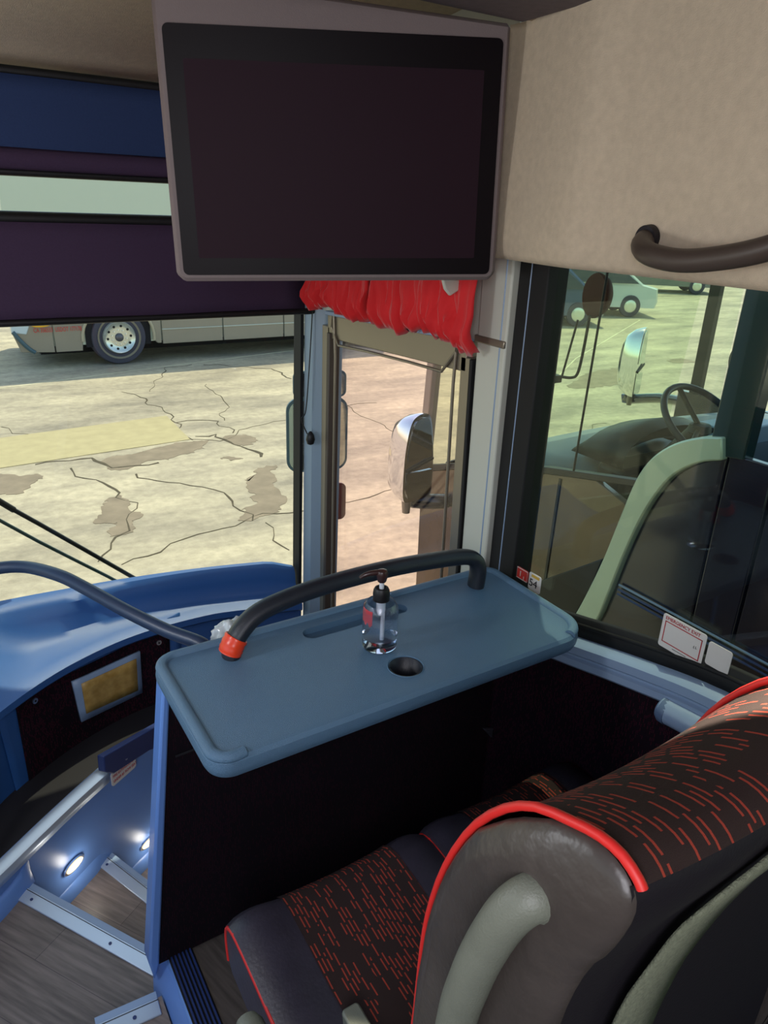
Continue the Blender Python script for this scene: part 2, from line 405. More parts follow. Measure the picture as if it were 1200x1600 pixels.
# ================================================================ SETTING: own coach shell
XL, XR = -1.33, 1.33
struct(box('floor', (-1.33, -9, -1.96), (.25, 1.345, -1.90), M['wood']))
struct(box('floor_platform', (.29, -9, -1.95), (1.34, 1.40, -1.85), M['wood2']))
struct(box('trim_1', (-1.45, -9, -2.6), (1.45, 1.2, -1.97), M['dark']))
# ceiling (grey centre behind the screen, beige towards the windscreen)
struct(grid('ceiling', [[(-1.33, y, z), (-.4, y, z), (.4, y, z), (1.19, y, z)] for y, z in ((-9, .40), (.9, .385), (1.36, .374), (1.385, .374))], M['ceil'], thick=.02))
struct(grid('ceiling_front', [[(-1.33, y, z), (0, y, z), (1.33, y, z)] for y, z in ((1.385, .372), (1.387, .48), (1.75, .48), (2.1, .44), (2.35, .40), (2.5, .36), (2.56, .33))], M['felt'], thick=.02))
struct(box('roof', (-1.45, -9, .5), (1.45, 3.05, .62), M['coachw']))
struct(box('wall_left', (-1.38, -9, -3 + .4), (-1.33, 2.5, -1.0), M['panel']))
struct(box('wall_left_upper', (-1.38, -9, -.02), (-1.33, 2.5, .55), M['felt']))
for y in (-8.9, -6.6, -4.4, -2.2, -.1, 2.4): struct(box('wall_left_post', (-1.38, y, -1.0), (-1.33, y + .1, -.02), M['black']))
struct(box('wall_rear', (-1.38, -9.1, -2.6), (1.38, -9, .5), M['panel']))

# right wall below the window, following the sloping sill
sill = [(1.45, -1.10), (1.30, -1.09), (1.14, -1.055), (.90, -.995), (.70, -.955), (.4, -.93), (-9, -.93)]
wr = struct(prism('wall_right', [(1.335, y, z) for y, z in sill] + [(1.335, -9, -2.6), (1.335, 1.45, -2.6)], (.04, 0, 0), M['wpanel']))
sp = [Vector((1.325, y, z)) for y, z in cat_([(y, z, 0) for y, z in sill[:-1]], 5) for _ in (0,)] if False else [Vector((0, p.x, p.y)) for p in cat_([(y, z, 0) for y, z in sill[:-1]], 5)] + [Vector((0, -9, -.93))]
rows = []
for (dx, dz) in ((1.345, .030), (1.315, .028), (1.300, .018), (1.297, -.002), (1.303, -.008), (1.303, -.014), (1.294, -.018), (1.292, -.034), (1.300, -.042), (1.330, -.044)):
    rows.append([Vector((dx, p.y, p.z + dz)) for p in sp])
struct(grid('sill_trim', rows, M['pale'], ang=30))
rows = []
for (dx, dz) in ((1.352, .085), (1.345, .080), (1.340, .05), (1.338, .028)):
    rows.append([Vector((dx, p.y, p.z + dz)) for p in sp])
struct(grid('window_seal', rows, M['rubber'], thick=.004))
tube('seal_bead', [Vector((1.342, p.y, p.z + .062)) for p in sp[:-1:2]], .006, M['rubber'], None, 8, sm=1)['kind'] = 'structure'
# window_1: side window pane
w1 = struct(prism('window_1', [(1.362, p.y, p.z + .04) for p in sp] + [(1.362, -9, .08), (1.362, 1.40, .08)], (.005, 0, 0), M['side'], smooth=False))
struct(box('window_1_post', (1.33, 1.365, -1.10), (1.40, 1.47, .1), M['rubber'], bev=.004))
tube('post_bead', [(1.331, 1.425, -1.0), (1.331, 1.425, 0)], .0025, M['pale'], None, 6, sm=0)['kind'] = 'structure'
for y in (-1.6, -4.0, -6.4): struct(box('window_post', (1.34, y, -1.0), (1.40, y + .09, .1), M['rubber']))
# white pillar between the door and the window
pl = struct(prism('pillar_door', [(1.312, 1.465, -2.4), (1.312, 1.475, .1), (1.312, 1.60, .1), (1.312, 1.555, -2.4)], (.10, 0, 0), M['pillar'], bev=.006))
tube('pillar_bead', [(1.313, 1.487, -2.3), (1.313, 1.497, .05)], .003, M['pale'], None, 6, sm=0)['kind'] = 'structure'
box('pillar_step', (1.308, 1.475, -.335), (1.33, 1.60, -.315), M['bronze'], None, .003)['kind'] = 'structure'

# door_1: swing door with glass
d1 = struct(bpy.data.objects.new('door_1', None)); C.objects.link(d1)
def bar(name, a, b, wy, x0, x1, m, parent, bev=.003):
    """flat bar in the door plane from a to b (y,z), width wy"""
    a = Vector((0, *a)); b = Vector((0, *b)); t = (b - a).normalized(); s = Vector((0, -t.z, t.y)) * wy / 2
    pts = [a - s, b - s, b + s, a + s]
    for p in pts: p.x = x0
    o = prism(name, pts, (x1 - x0, 0, 0), m, parent)
    return bevel(o, bev)
A0, A1, A2, A3 = (2.465, -.42), (1.635, -.385), (1.575, -2.75), (2.50, -2.75)
bar('door_frame', (A0[0] + .015, A0[1]), A3, .058, 1.315, 1.36, M['bronze'], d1)
bar('door_frame', (A0[0] - .022, A0[1] - .02), (A3[0] - .022, A3[1]), .022, 1.305, 1.35, M['bronze2'], d1)
bar('door_frame', A1, A2, .05, 1.315, 1.36, M['bronze'], d1)
bar('door_frame', (A1[0] - .03, A1[1]), (A2[0] - .03, A2[1]), .012, 1.306, 1.35, M['rubber'], d1)
bar('door_frame', A0, A1, .085, 1.315, 1.36, M['bronze'], d1)
bar('door_frame', (A0[0], A0[1] + .05), (A1[0], A1[1] + .05), .015, 1.302, 1.36, M['pale'], d1)
bar('door_frame', A3, A2, .06, 1.315, 1.36, M['bronze'], d1)
prism('door_glass', [(1.34, *A0), (1.34, *A1), (1.34, *A2), (1.34, *A3)], (.005, 0, 0), M['doorg'], d1, smooth=False)
tube('door_gasket', [(1.31, 2.40, -2.5), (1.31, 2.395, -.52), (1.31, 2.37, -.475), (1.31, 1.74, -.445), (1.31, 1.68, -.47), (1.31, 1.65, -2.5)], .005, M['bronze'], d1, 8, sm=3)
# header above the door
struct(prism('wall_door_header', [(1.325, 2.55, -.37), (1.325, 1.55, -.33), (1.325, 1.55, .5), (1.325, 2.55, .5)], (.08, 0, 0), M['pillar']))
# windscreen pillar
apts = [(1.265, 2.60), (1.275, 2.545), (1.315, 2.51), (1.40, 2.53), (1.42, 2.60), (1.34, 2.66)]
prism('pillar_windscreen', [(x - .005, y, -2.7) for x, y in apts], (.035, 0, 3.3), M['pillarb'], None, .01)['kind'] = 'structure'
prism('pillar_windscreen_edge', [(1.249, 2.60, -1.9), (1.262, 2.60, -1.9), (1.262, 2.66, -1.9), (1.249, 2.66, -1.9)], (.035, 0, 2.4), M['rubber'])['kind'] = 'structure'
prism('pillar_windscreen_left', [(-x, y, -2.7) for x, y in apts], (0, 0, 3.3), M['pillarb'])['kind'] = 'structure'

# windscreen: curved pane
def wsy(x): return 2.66 + .22 * (1 - (x / 1.30) ** 2)
xs = [-1.30 + 2.6 * k / 24 for k in range(25)]
struct(grid('window_2', [[Vector((x * (1 + .012 * (z + 1.6)), wsy(x), z)) for x in xs] for z in (-1.75, -1.0, -.3, .5)], M['wind']))
struct(grid('windscreen_lower_panel', [[Vector((x, wsy(x) + .06, z)) for x in xs] for z in (-2.75, -1.62)], M['coachw'], thick=.03))

# ================================================================ roller shades
def shade(name, label, y, zt, zb, x0, x1, m):
    t = thing(name, label, 'shade', (x1, y, zt))
    grid('shade_cloth', [[Vector((x, y + .004 * math.sin(x * 9 + z * 4), z)) for x in [x0 + (x1 - x0) * k / 30 for k in range(31)]] for z in [zt + (zb - zt) * k / 6 for k in range(7)]], m, t, thick=.003)
    tube('bottom_bar', [(x0 - .01, y, zb), (x1 + .02, y, zb)], .011, M['black'], t, 10, sm=0)
    tube('roller', [(x0, y + .02, zt + .01), (x1, y + .02, zt + .01)], .02, M['black'], t, 14, sm=0)
    return t
s1 = shade('roller_shade', 'upper navy roller shade directly below the beige ceiling lining', 2.56, .30, .05, -1.2, 1.20, M['shade2'])
tube('dark_hem', [(-1.2, 2.556, .085), (1.2, 2.556, .085)], .03, M['shade'], s1, 8, sm=0, flat=1.0)
fix(s1)
s2 = shade('roller_shade', 'lower plum roller shade hanging behind the bottom of the television', 2.55, -.085, -.375, -1.2, 1.262, M['shade'])
tube('end_clip', [(1.26, 2.55, -.375), (1.30, 2.55, -.375)], .012, M['black'], s2, 8, sm=0)
fix(s2)
cd = thing('shade_cord', 'thin black pull cord with knob clipped to the windscreen pillar', 'cord', P(485, 690, y=2.52))
tube('cord', [P(489, 470, y=2.53), P(484, 560, y=2.52), P(478, 640, y=2.52), P(471, 655, y=2.52), P(480, 678, y=2.515)], .0025, M['black'], cd, 6)
lathe('cord_knob', [(0, -.028), (.013, -.022), (.018, -.005), (.014, .015), (.005, .028), (0, .03)], M['black'], cd, P(485, 685, y=2.51)); fix(cd)

# ================================================================ curtain
cu = thing('door_curtain', 'bright red gathered curtain valance above the door', 'curtain', (1.29, 2.0, -.15))
def cloth(name, ya, yb, seed, ztop=-.08):
    rows = []
    for j in range(15):
        v = j / 14; r = []
        for k in range(121):
            u = k / 120; y = ya + (yb - ya) * u
            zb = -.345 + .045 * (0 if y > 2.2 else (2.2 - y) / .7) * 0 - .012 * math.sin(u * 9 + seed) - .010 * noise.noise(Vector((u * 20, seed, 0)))
            z = ztop + (zb - ztop) * v
            puff = .020 * math.sin(v * PI * .95) + .012
            fold = (.014 * math.sin(u * 38 + 3 * noise.noise(Vector((u * 5, v * 1.5, seed))) * 2) * (1 - .3 * v) + .008 * math.sin(u * 120 + 4 * noise.noise(Vector((u * 9, v, seed)))) * v ** 2 * 1.6)
            fold += v ** 3 * (.007 * math.sin(u * 170 + 5 * noise.noise(Vector((u * 12, v * 2, seed)))) + .004 * math.sin(u * 260 + seed))
            z += .006 * v ** 3 * math.sin(u * 85 + seed) - .012 * v * noise.noise(Vector((u * 16, 3, seed)))
            puff += .016 * math.exp(-((v - .82) / .12) ** 2) - .012 * max(0, (v - .9) / .1)
            r.append(Vector((1.275 - puff - fold - .012 * noise.noise(Vector((u * 11, v * 3, seed + 4))), y, z)))
        rows.append(r)
    o = grid(name, rows, M['curtain'], cu, thick=.0025, ang=80)
    return o
cloth('curtain_cloth', 1.53, 2.10, 1); cloth('curtain_cloth', 2.06, 2.50, 5)
tube('curtain_rod', [(1.262, 1.52, -.08), (1.262, 2.5, -.08)], .008, M['bronze'], cu, 8, sm=0)
fix(cu)
wb = thing('curtain_hook', 'small pale grey hook poking over the red curtain below the television', 'hook', (1.2, 1.75, -.2))
prism('hook_plate', [P(688, 436, y=1.60), P(735, 438, y=1.60), P(722, 448, y=1.60), P(700, 462, y=1.60), P(692, 452, y=1.60)], (0, -.012, 0), M['pillar'], wb, .004); fix(wb)

# ================================================================ overhead locker and ceiling side
ov = struct(bpy.data.objects.new('wall_right_overhead', None)); C.objects.link(ov)
prof = [(1.36, -.075), (1.30, -.092), (1.235, -.108), (1.205, -.106), (1.192, -.092), (1.187, -.06), (1.188, .05), (1.196, .2), (1.20, .34), (1.20, .376)]
rows = []
for y in [1.47, 1.42, 1.40, 1.36, 1.32, 1.28, 1.24, 1.20, 1.17, 1.15, 1.13, 1.10, 1.06, 1.0, .8, .5, 0, -1, -3, -9]:
    # soft vertical crease about y = 1.15
    d = .020 * math.exp(-((y - 1.16) / .06) ** 2) if y < 1.16 else .020 - .050 * min(1, (y - 1.16) / .26) ** 1.3
    r = []
    for x, z in prof:
        k = max(0, min(1, (1.30 - x) / .1))
        r.append(Vector((x - d * k, y, z)))
    rows.append(r)
grid('locker_lining', rows, M['felt'], ov, ang=80, uv=False)
hd = thing('grab_handle', 'brown black curved grab handle on the beige overhead locker', 'handle', P(1010, 385, x=1.17))
tube('grip', [P(1012, 372, x=1.19), P(1003, 383, x=1.15), P(1015, 397, x=1.12), P(1060, 407, x=1.115), P(1120, 404, x=1.115), P(1200, 388, x=1.115), P(1300, 350, x=1.125)] + [(1.19, .50, .03)], lambda t: .0195, mat('brown black handle', '4a3f38', .45, bump=.1), hd, 16)
lathe('mount_cap', [(0, -.012), (.022, -.010), (.024, .004), (.020, .012), (0, .013)], M['shell'], hd, P(1012, 372, x=1.182), 'x'); fix(hd)

# ================================================================ television
BR = Vector((1.197, 1.405, -.153)); BL = Vector((.522, 1.69, -.173))
u = (BL - BR).normalized(); wtv = (BL - BR).length; v_ = Vector((0, 0, 1)); v_ = (v_ - u * v_.dot(u)).normalized(); nn = u.cross(v_)
if nn.y > 0: nn = -nn                      # towards the seats
tv = thing('television', 'large black television in a taupe felt housing hanging from the ceiling', 'television', BR)
def tvp(a, b, d=0): return BR + u * a + v_ * b + nn * d
H = .535
def tvrect(a0, a1, b0, b1, d0, d1, m, name, parent, r=.012):
    cs = rrect((a0 + a1) / 2, (b0 + b1) / 2, a1 - a0, b1 - b0, r, 4)
    return prism(name, [tvp(a, b, d0) for a, b in cs], nn * (d1 - d0), m, parent)
prism('housing', [tvp(a, b, -.075) for a, b in [(.0, .518), (0, .02), (.006, .006), (.02, 0), (wtv - .02, 0), (wtv - .006, .006), (wtv, .02), (wtv, .575)]], nn * .075, M['tvframe'], tv).modifiers.new('b', 'BEVEL').width = .008
tvrect(.016, wtv - .016, .014, H - .045, -.002, .002, M['tvbezel'], 'bezel', tv)
scr = tvrect(.055, wtv - .052, .05, H - .105, .001, .0035, M['tvscreen'], 'screen', tv, .003)
fix(tv)

# ================================================================ dashboard
# footprint arc of the dash front edge (over the stairwell) and the windscreen line behind it
front = cat_([(-.30, 2.05, 0), (-.10, 2.28, 0), (.04, 2.42, 0), (.25, 2.56, 0), (.50, 2.655, 0), (.75, 2.68, 0), (1.0, 2.66, 0), (1.25, 2.60, 0)], 6)
db = thing('dashboard', 'blue moulded dashboard ledge below the windscreen', 'dashboard', (.5, 2.6, -2.1))
def onwall(px, py, poly):
    """where the sight line of a photo pixel meets a vertical wall that follows poly (x,y)"""
    v = W @ Vector((px - 600, 800 - py, -FPX)); best = None
    for a, b in zip(poly[:-1], poly[1:]):
        dx, dy = b.x - a.x, b.y - a.y; det = v.x * -dy + v.y * dx
        if abs(det) < 1e-9: continue
        t = (a.x * -dy + a.y * dx) / det; s = (v.x * a.y - v.y * a.x) / det
        if t > 0 and -.02 <= s <= 1.02:
            best = t if best is None else min(best, t)
    return v * best
def normal_at(poly, p):
    i = min(range(len(poly) - 1), key=lambda k: ((poly[k] + poly[k + 1]) / 2 - Vector((p.x, p.y, 0))).length)
    t = (poly[i + 1] - poly[i]).normalized(); return Vector((t.y, -t.x, 0))
rows = []
for i_, p in enumerate(front):
    t_ = (front[min(i_ + 2, len(front) - 1)] - front[max(i_ - 2, 0)]).normalized(); n = Vector((t_.y, -t_.x, 0)); yw = wsy(p.x) - .012 if abs(p.x) < 1.3 else 2.6
    h = .5 - .5 * math.cos(PI * max(0, min(1, (.20 - p.x) / .26)))      # the side hump towards the driver
    fy = Vector((p.x, p.y, 0)); back = Vector((p.x, yw, 0))
    if back.y - fy.y < .09: fy = Vector((p.x, back.y - .09, 0))
    d = back.y - fy.y
    end = max(0, (p.x - 1.15) / .1) * .03
    def q(k, z): return Vector((p.x, back.y - d * k, z))
    e = fy + n * .03
    lip = min(.10, d * .4) / d
    rows.append([q(0, -1.475 - end), q(lip * .2, -1.452 - end), q(lip * .7, -1.455 - end), q(lip, -1.475 - end + h * .02),
                 q(lip + .08 * (1 - lip), -1.52 - end + h * .04), q(lip + .25 * (1 - lip), -1.575 + h * .07), q(lip + .5 * (1 - lip), -1.592 + h * .08), q(.96, -1.60 + h * .03),
                 Vector((e.x, e.y, -1.607)), Vector((e.x, e.y, -1.612)) + n * .012, Vector((e.x, e.y, -1.64)) + n * .012, Vector((e.x, e.y, -1.652)), Vector((fy.x, fy.y, -1.655)),
                 Vector((fy.x, fy.y, -1.80)), Vector((fy.x, fy.y, -2.045)), Vector((fy.x, fy.y, -2.05)) + n * .03, Vector((fy.x, fy.y, -2.09)) + n * .03, Vector((fy.x, fy.y, -2.10))])
grid('moulding', rows, M['dash'], db, uv=False, ang=40)
off = lambda p, d: p + normal_at(front, p) * d
# recessed cloth panel on the curved face
def facegrid(name, poly, cs, d, m, parent, nu=24, nv=10, th=.004):
    """patch on a vertical curved wall from four pixel corners TL, TR, BR, BL"""
    TL, TR, BR_, BL_ = [Vector((a, b)) for a, b in cs]; rows = []
    for j in range(nv + 1):
        r = []
        for k in range(nu + 1):
            a = TL.lerp(TR, k / nu); b = BL_.lerp(BR_, k / nu); c = a.lerp(b, j / nv)
            w = onwall(c.x, c.y, poly); r.append(w + normal_at(poly, w) * d)
        rows.append(r)
    return grid(name, rows, m, parent, thick=th)
cs = [(18, 1092), (262, 975), (268, 1112), (44, 1232)]
facegrid('panel_surround', front, [(-14, 1096), (280, 956), (286, 1140), (32, 1268)], .006, M['dash'], db, th=.006)
facegrid('cloth_panel', front, cs, .013, M['panel'], db, th=.004)
pf = facegrid('plate_frame', front, [(106, 1062), (214, 1013), (218, 1077), (120, 1124)], .024, M['pale'], db, 6, 4, .012)
facegrid('wood_plate', front, [(119, 1064), (207, 1024), (210, 1073), (127, 1110)], .032, M['maple'], pf, 6, 4, .004)
for px, py in ((49, 1093), (246, 1001)):
    w = onwall(px, py, front); n = normal_at(front, w)
    tube('panel_screw', [w + n * .010, w + n * .020], .011, M['screw'], db, 12, sm=0); tube('screw_socket', [w + n * .012, w + n * .0215], .004, M['black'], db, 8, sm=0)
# second seam line on the right part of the dash
fix(db)

# ---------------------------------------------------------------- stairwell
arc = cat_([(-.95, 1.60, 0), (-.35, 1.82, 0), (-.08, 2.02, 0), (.10, 2.16, 0), (.27, 2.285, 0), (.45, 2.40, 0), (.65, 2.49, 0), (.95, 2.545, 0), (1.30, 2.55, 0)], 6)
nrm = lambda p: normal_at(arc, p)
sw = struct(bpy.data.objects.new('wall_stairwell', None)); C.objects.link(sw)
rows = []
for z, d in ((-2.9, .0), (-2.6, .012), (-2.35, .02), (-2.15, .012), (-2.0, 0), (-1.97, .0), (-1.965, -.03)):
    rows.append([Vector((p.x, p.y, z)) + nrm(p) * d for p in arc])
grid('curved_wall', rows, M['stair'], sw, uv=False, thick=.01)
ar2 = [p for p in arc if p.x < .34]
rows = []
for d, z in ((.012, -2.012), (.016, -1.985), (.014, -1.968), (-.012, -1.960), (-.03, -1.962), (-.034, -1.972)):
    rows.append([Vector((p.x, p.y, z)) + nrm(p) * d for p in ar2])
grid('wall_rail', rows, M['alu'], sw, uv=False, thick=.003)
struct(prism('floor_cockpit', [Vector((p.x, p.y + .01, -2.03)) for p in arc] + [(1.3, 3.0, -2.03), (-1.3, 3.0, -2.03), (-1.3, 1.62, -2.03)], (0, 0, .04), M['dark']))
sk = [onwall(a, b, arc) for a, b in ((141, 1176), (262, 1108), (265, 1152), (215, 1166), (157, 1203), (143, 1200))]
prism('label_bracket', [p + nrm(p) * .03 for p in sk], (.02, -.02, 0), M['navy'], sw, .004)
w = onwall(178, 1177, arc); tube('bracket_screw', [w + nrm(w) * .04, w + nrm(w) * .062], .006, M['screw'], sw, 10, sm=0)
lb = thing('extinguisher_sticker', 'small white sticker with red capitals about the fire extinguisher on the blue stair wall', 'sticker', onwall(178, 1222, arc))
lc = [onwall(a, b, arc) for a, b in ((159, 1206), (198, 1184), (198, 1196), (160, 1222))]
c0, c1, c3 = onwall(160, 1224, arc), onwall(199, 1201, arc), onwall(159, 1206, arc)
nn2 = nrm(c0); X = (c1 - c0); X.z = 0; wl = X.length; X.normalize(); Y = Vector((0, 0, 1)); hl = .062
o0 = c0 + nn2 * .045
prism('sticker_face', [o0 + X * a + Y * b for a, b in rrect(wl / 2, hl / 2, wl, hl, .012)], nn2 * .002, M['paper'], lb)
text('red_lettering', 'FIRE EXTINGUISHER', .0165, o0 + X * .008 + Y * .036 + nn2 * .003, X, Y, M['redink'], lb, sx=(wl - .016) / .145)
text('red_lettering', 'UNDER #1 ROW SEAT', .0165, o0 + X * .008 + Y * .014 + nn2 * .003, X, Y, M['redink'], lb, sx=(wl - .016) / .150)
fix(lb)

ZA, ZB, ZC = -2.10, -2.32, -2.54
n1L, n1R = P(38, 1388, z=ZA), P(262, 1512, z=ZA)
n2L, n2R = P(163, 1337, z=ZB), P(246, 1402, z=ZB)
n1R2 = n1L + (n1R - n1L) * 1.12; n2R2 = n2L + (n2R - n2L) * 2.6
arcA = [p for p in arc if p.x < n1L.x - .01]; arcC = [p for p in arc if p.x > n2L.x + .02]
def tread(name, pts, z, m): return struct(prism(name, [Vector((p.x, p.y, z)) for p in pts], (0, 0, -.21), m, smooth=False))
V2 = lambda x, y: Vector((x, y, 0))
tread('tread_landing', [V2(-.95, 1.345), V2(.30, 1.345), n1R2, n1L] + list(reversed(arcA)), ZA, M['wood'])
tread('tread_middle', [n1L + Vector((-.12, .02, 0)), n1R2 + Vector((-.05, -.12, 0)), V2(.75, 1.43), n2R2, n2L, n1L.lerp(n2L, .5) + Vector((-.02, .03, 0))], ZB, M['wood'])
tread('tread_lower', [n2L - Vector((.12, 0, 0)), n2R2 - Vector((.12, .05, 0)), V2(1.30, 1.45), V2(1.30, 2.54)] + list(reversed(arcC)), ZC, M['wood'])
def nosing(a, b, z, side, nscrew):
    a = Vector((a.x, a.y, z)); b = Vector((b.x, b.y, z)); t = (b - a).normalized(); s = Vector((-t.y, t.x, 0)) * side
    o = prism('nosing', [a - s * .042, b - s * .042, b + s * .004, a + s * .004], (0, 0, .006), M['alu'], None, .002); o['kind'] = 'structure'
    prism('nosing_lip', [a + s * .004, b + s * .004, b + s * .026, a + s * .026], (0, 0, .002), M['pale'], o, .001)
    tube('nosing_groove', [a - s * .002 + Vector((0, 0, .006)), b - s * .002 + Vector((0, 0, .006))], .0012, M['black'], o, 6, sm=0)
    for k in range(nscrew):
        p = a.lerp(b, (k + .18) / nscrew) - s * .022
        tube('nosing_screw', [p + Vector((0, 0, .005)), p + Vector((0, 0, .008))], .005, M['navy'], o, 8, sm=0)
nosing(n1L, n1R2, ZA, 1, 2); nosing(n2L, n2R2, ZB, 1, 3)
nosing(P(150, 1606, z=-1.90), P(247, 1563, z=-1.90), -1.90, 1, 2)
# light blue skirting ledges where the treads meet the curved wall
def ledge(poly, z):
    rows = []
    N = len(poly)
    for i, p in enumerate(poly):
        k = i / (N - 1); up = .05 * max(0, (k - .8) / .2) ** 1.5; w = .030 * (1 - .6 * max(0, (k - .75) / .25))
        n = nrm(p); q = Vector((p.x, p.y, z))
        rows.append([q + n * (w + .010), q + n * w + Vector((0, 0, .045)), q + n * .012 + Vector((0, 0, .055 + up)), q + n * -.01 + Vector((0, 0, .06 + up))])
    grid('skirting', rows, M['stair'], sw, uv=False)
def between(xa, xb):
    r = [p.copy() for p in arc if xa < p.x < xb]; f = lambda x: next(a.lerp(b, (x - a.x) / (b.x - a.x)) for a, b in zip(arc[:-1], arc[1:]) if a.x <= x <= b.x)
    r = [f(xa)] + r + [f(xb)]
    return [r[0].lerp(r[0], 0)] + [x for a, b in zip(r[:-1], r[1:]) for x in (a.lerp(b, .5), b)]
ledge(between(-.9, n1L.x + .02), ZA); ledge(between(n1L.x - .02, n2L.x + .02), ZB); ledge(between(n2L.x - .02, 1.2), ZC)
for i, (px, py) in enumerate(((107, 1348), (226, 1311))):
    w = onwall(px, py, arc); n = nrm(w); t = Vector((-n.y, n.x, 0)); w = w + n * .022
    lt = thing('step_light', ('lit oval step lamp on the blue wall beside the middle tread', 'lit oval step lamp on the blue wall, the one nearer the partition')[i], 'lamp', w, 'step lamps on the stairwell wall')
    wv = lambda a, b, d: w + t * a + Vector((0, 0, b)) + n * d
    prism('bezel', [wv(a, b, 0) for a, b in ell(0, 0, .048, .022)], n * .006, M['chrome'], lt)
    prism('lens', [wv(a, b, .004) for a, b in ell(0, 0, .038, .015)], n * .005, M['lampw'], lt); fix(lt)
    lamp('step_glow', 'POINT', w + n * .05, w, .28, (1, .92, .8), shadow_soft_size=.02)

# platform kerb and ribbed edging
struct(prism('kerb_platform', [(.245, 1.45, -2.1), (.255, 1.45, -1.90), (.285, 1.45, -1.852), (.30, 1.45, -1.852), (.30, 1.45, -2.1)], (0, -10, 0), M['stair'], bev=.006))
ed = struct(box('floor_edging', (.288, -9, -1.853), (.350, 1.452, -1.847), M['rubber']))
for k in range(6): box('rib', (.292 + k * .0098, -9, -1.847), (.297 + k * .0098, 1.45, -1.841), M['navy'], ed, .001)

# ---------------------------------------------------------------- partition
pt = thing('partition', 'dark maroon cloth partition under the table at the stairwell edge', 'partition', (.8, 1.41, -1.85))
prism('cloth_board', [(.345, 1.392, -.97), (.262, 1.392, -1.80), (.262, 1.392, -1.846), (1.325, 1.392, -1.846), (1.325, 1.392, -.97)], (0, .03, 0), M['pcloth'], pt)
prism('edge_trim', [(.338, 1.385, -.97), (.236, 1.385, -1.82), (.246, 1.385, -1.89), (.262, 1.385, -1.84), (.356, 1.385, -.97)], (0, .05, 0), M['stair'], pt, .006)
prism('foot_bracket', [P(752, 1136, y=1.39), P(780, 1134, y=1.39), P(846, 1190, y=1.39), P(818, 1206, y=1.39)], (0, -.012, 0), mat('dark grey steel', '3b3940', .5), pt, .003)
tube('lower_seam', [(.35, 1.388, -1.20), (.80, 1.388, -1.185), (1.32, 1.388, -1.18)], .003, M['dark'], pt, 6)
fix(pt)

# ---------------------------------------------------------------- tray table
tt = thing('tray_table', 'blue grey plastic tray table with cup hole on top of the partition', 'table', (.79, 1.21, -.97))
def apply_bool(o, cutters):
    for c in cutters:
        bm = bmesh.new(); bm.from_mesh(c.data); bmesh.ops.remove_doubles(bm, verts=bm.verts, dist=1e-6); bm.to_mesh(c.data); bm.free()
        md = o.modifiers.new('cut', 'BOOLEAN'); md.object = c; md.operation = 'DIFFERENCE'; md.solver = 'EXACT'
    bpy.context.view_layer.update()
    me = bpy.data.meshes.new_from_object(o.evaluated_get(bpy.context.evaluated_depsgraph_get()))
    o.modifiers.clear(); o.data = me
    me.shade_smooth(); me.set_sharp_from_angle(angle=math.radians(35))
    for c in cutters: bpy.data.objects.remove(c)
def tray_out(g_, n=10):
    x0, x1, y0, y1 = .316 + g_, 1.277 - g_, 1.014 + g_, 1.408 - g_; out = []
    for (cx, cy, r, a0) in ((x1, y1, .045, 0), (x0, y1, .055, PI / 2), (x0, y0, .05, PI), (x1, y0, .085, 1.5 * PI)):
        r = max(.01, r - g_); sx = 1 if cx == x1 else -1; sy = 1 if cy == y1 else -1
        for k in range(n + 1):
            a = a0 + PI / 2 * k / n; out.append(Vector((cx - sx * r + r * math.cos(a), cy - sy * r + r * math.sin(a), 0)))
    return out
rings = [(.018, -.978), (.006, -.972), (.001, -.962), (0, -.95), (.002, -.938), (.009, -.931), (.018, -.930)]
v = []; f = []
for g_, z in rings: v += [Vector((p.x, p.y, z)) for p in tray_out(g_)]
n = len(tray_out(0))
for i in range(len(rings) - 1):
    for k in range(n): f.append((i * n + k, i * n + (k + 1) % n, (i + 1) * n + (k + 1) % n, (i + 1) * n + k))
f += [tuple(range(n)), tuple(range((len(rings) - 1) * n, len(rings) * n))]
top = mesh_obj('tabletop', v, f, M['tray'])
cup_c = P(634, 1041, z=-.93)
cut1 = lathe('cut', [(0, -.05), (.036, -.05), (.037, -.004), (.041, .0), (.041, .02), (0, .02)], None, None, (cup_c.x, cup_c.y, -.93), seg=40)
slot = [(a, b) for a, b in rrect(.795, 1.328, .285, .046, .0225, 6)]
cut2 = prism('cut', [(a, b, -.946) for a, b in slot], (0, 0, .1), None)
apply_bool(top, [cut1, cut2]); top.parent = tt
lathe('cup_well', [(.0372, -.001), (.0372, -.062), (.030, -.068), (0, -.068)], M['rail'], tt, (cup_c.x, cup_c.y, -.93), seg=40, caps=False).modifiers.new('s', 'SOLIDIFY').thickness = .002
tube('cup_ring', [(cup_c.x + .0405 * math.cos(a), cup_c.y + .0405 * math.sin(a), -.9302) for a in [2 * PI * k / 32 for k in range(32)]], .0014, M['tray'], tt, 6, closed=True, sm=0)
o_ = tray_out(.014); n4 = 11
path = [o_[k] for k in range(3 * n4 + 3, 4 * n4)] if False else []
rimp = o_[3 * n4 + 2:] + o_[:2 * n4] + o_[2 * n4:3 * n4]          # right-near corner, right side, front, left side, left-near corner
rimp = [Vector((p.x, p.y, -.932)) for p in rimp] + [Vector((.385, 1.030, -.932))]
tube('rim', rimp, .013, M['tray'], tt, 12, sm=0, flat=.8, up=(0, 0, 1))
y_ = 1.332
rl = [(.475, y_, -.94), (.480, y_, -.915), (.500, y_ + .003, -.878), (.55, y_ + .01, -.846), (.64, y_ + .012, -.828), (.76, y_ + .012, -.820), (.90, y_ + .012, -.820), (1.03, y_ + .010, -.828), (1.12, y_ + .008, -.838), (1.155, y_ + .004, -.852), (1.168, y_, -.88), (1.165, y_, -.94)]
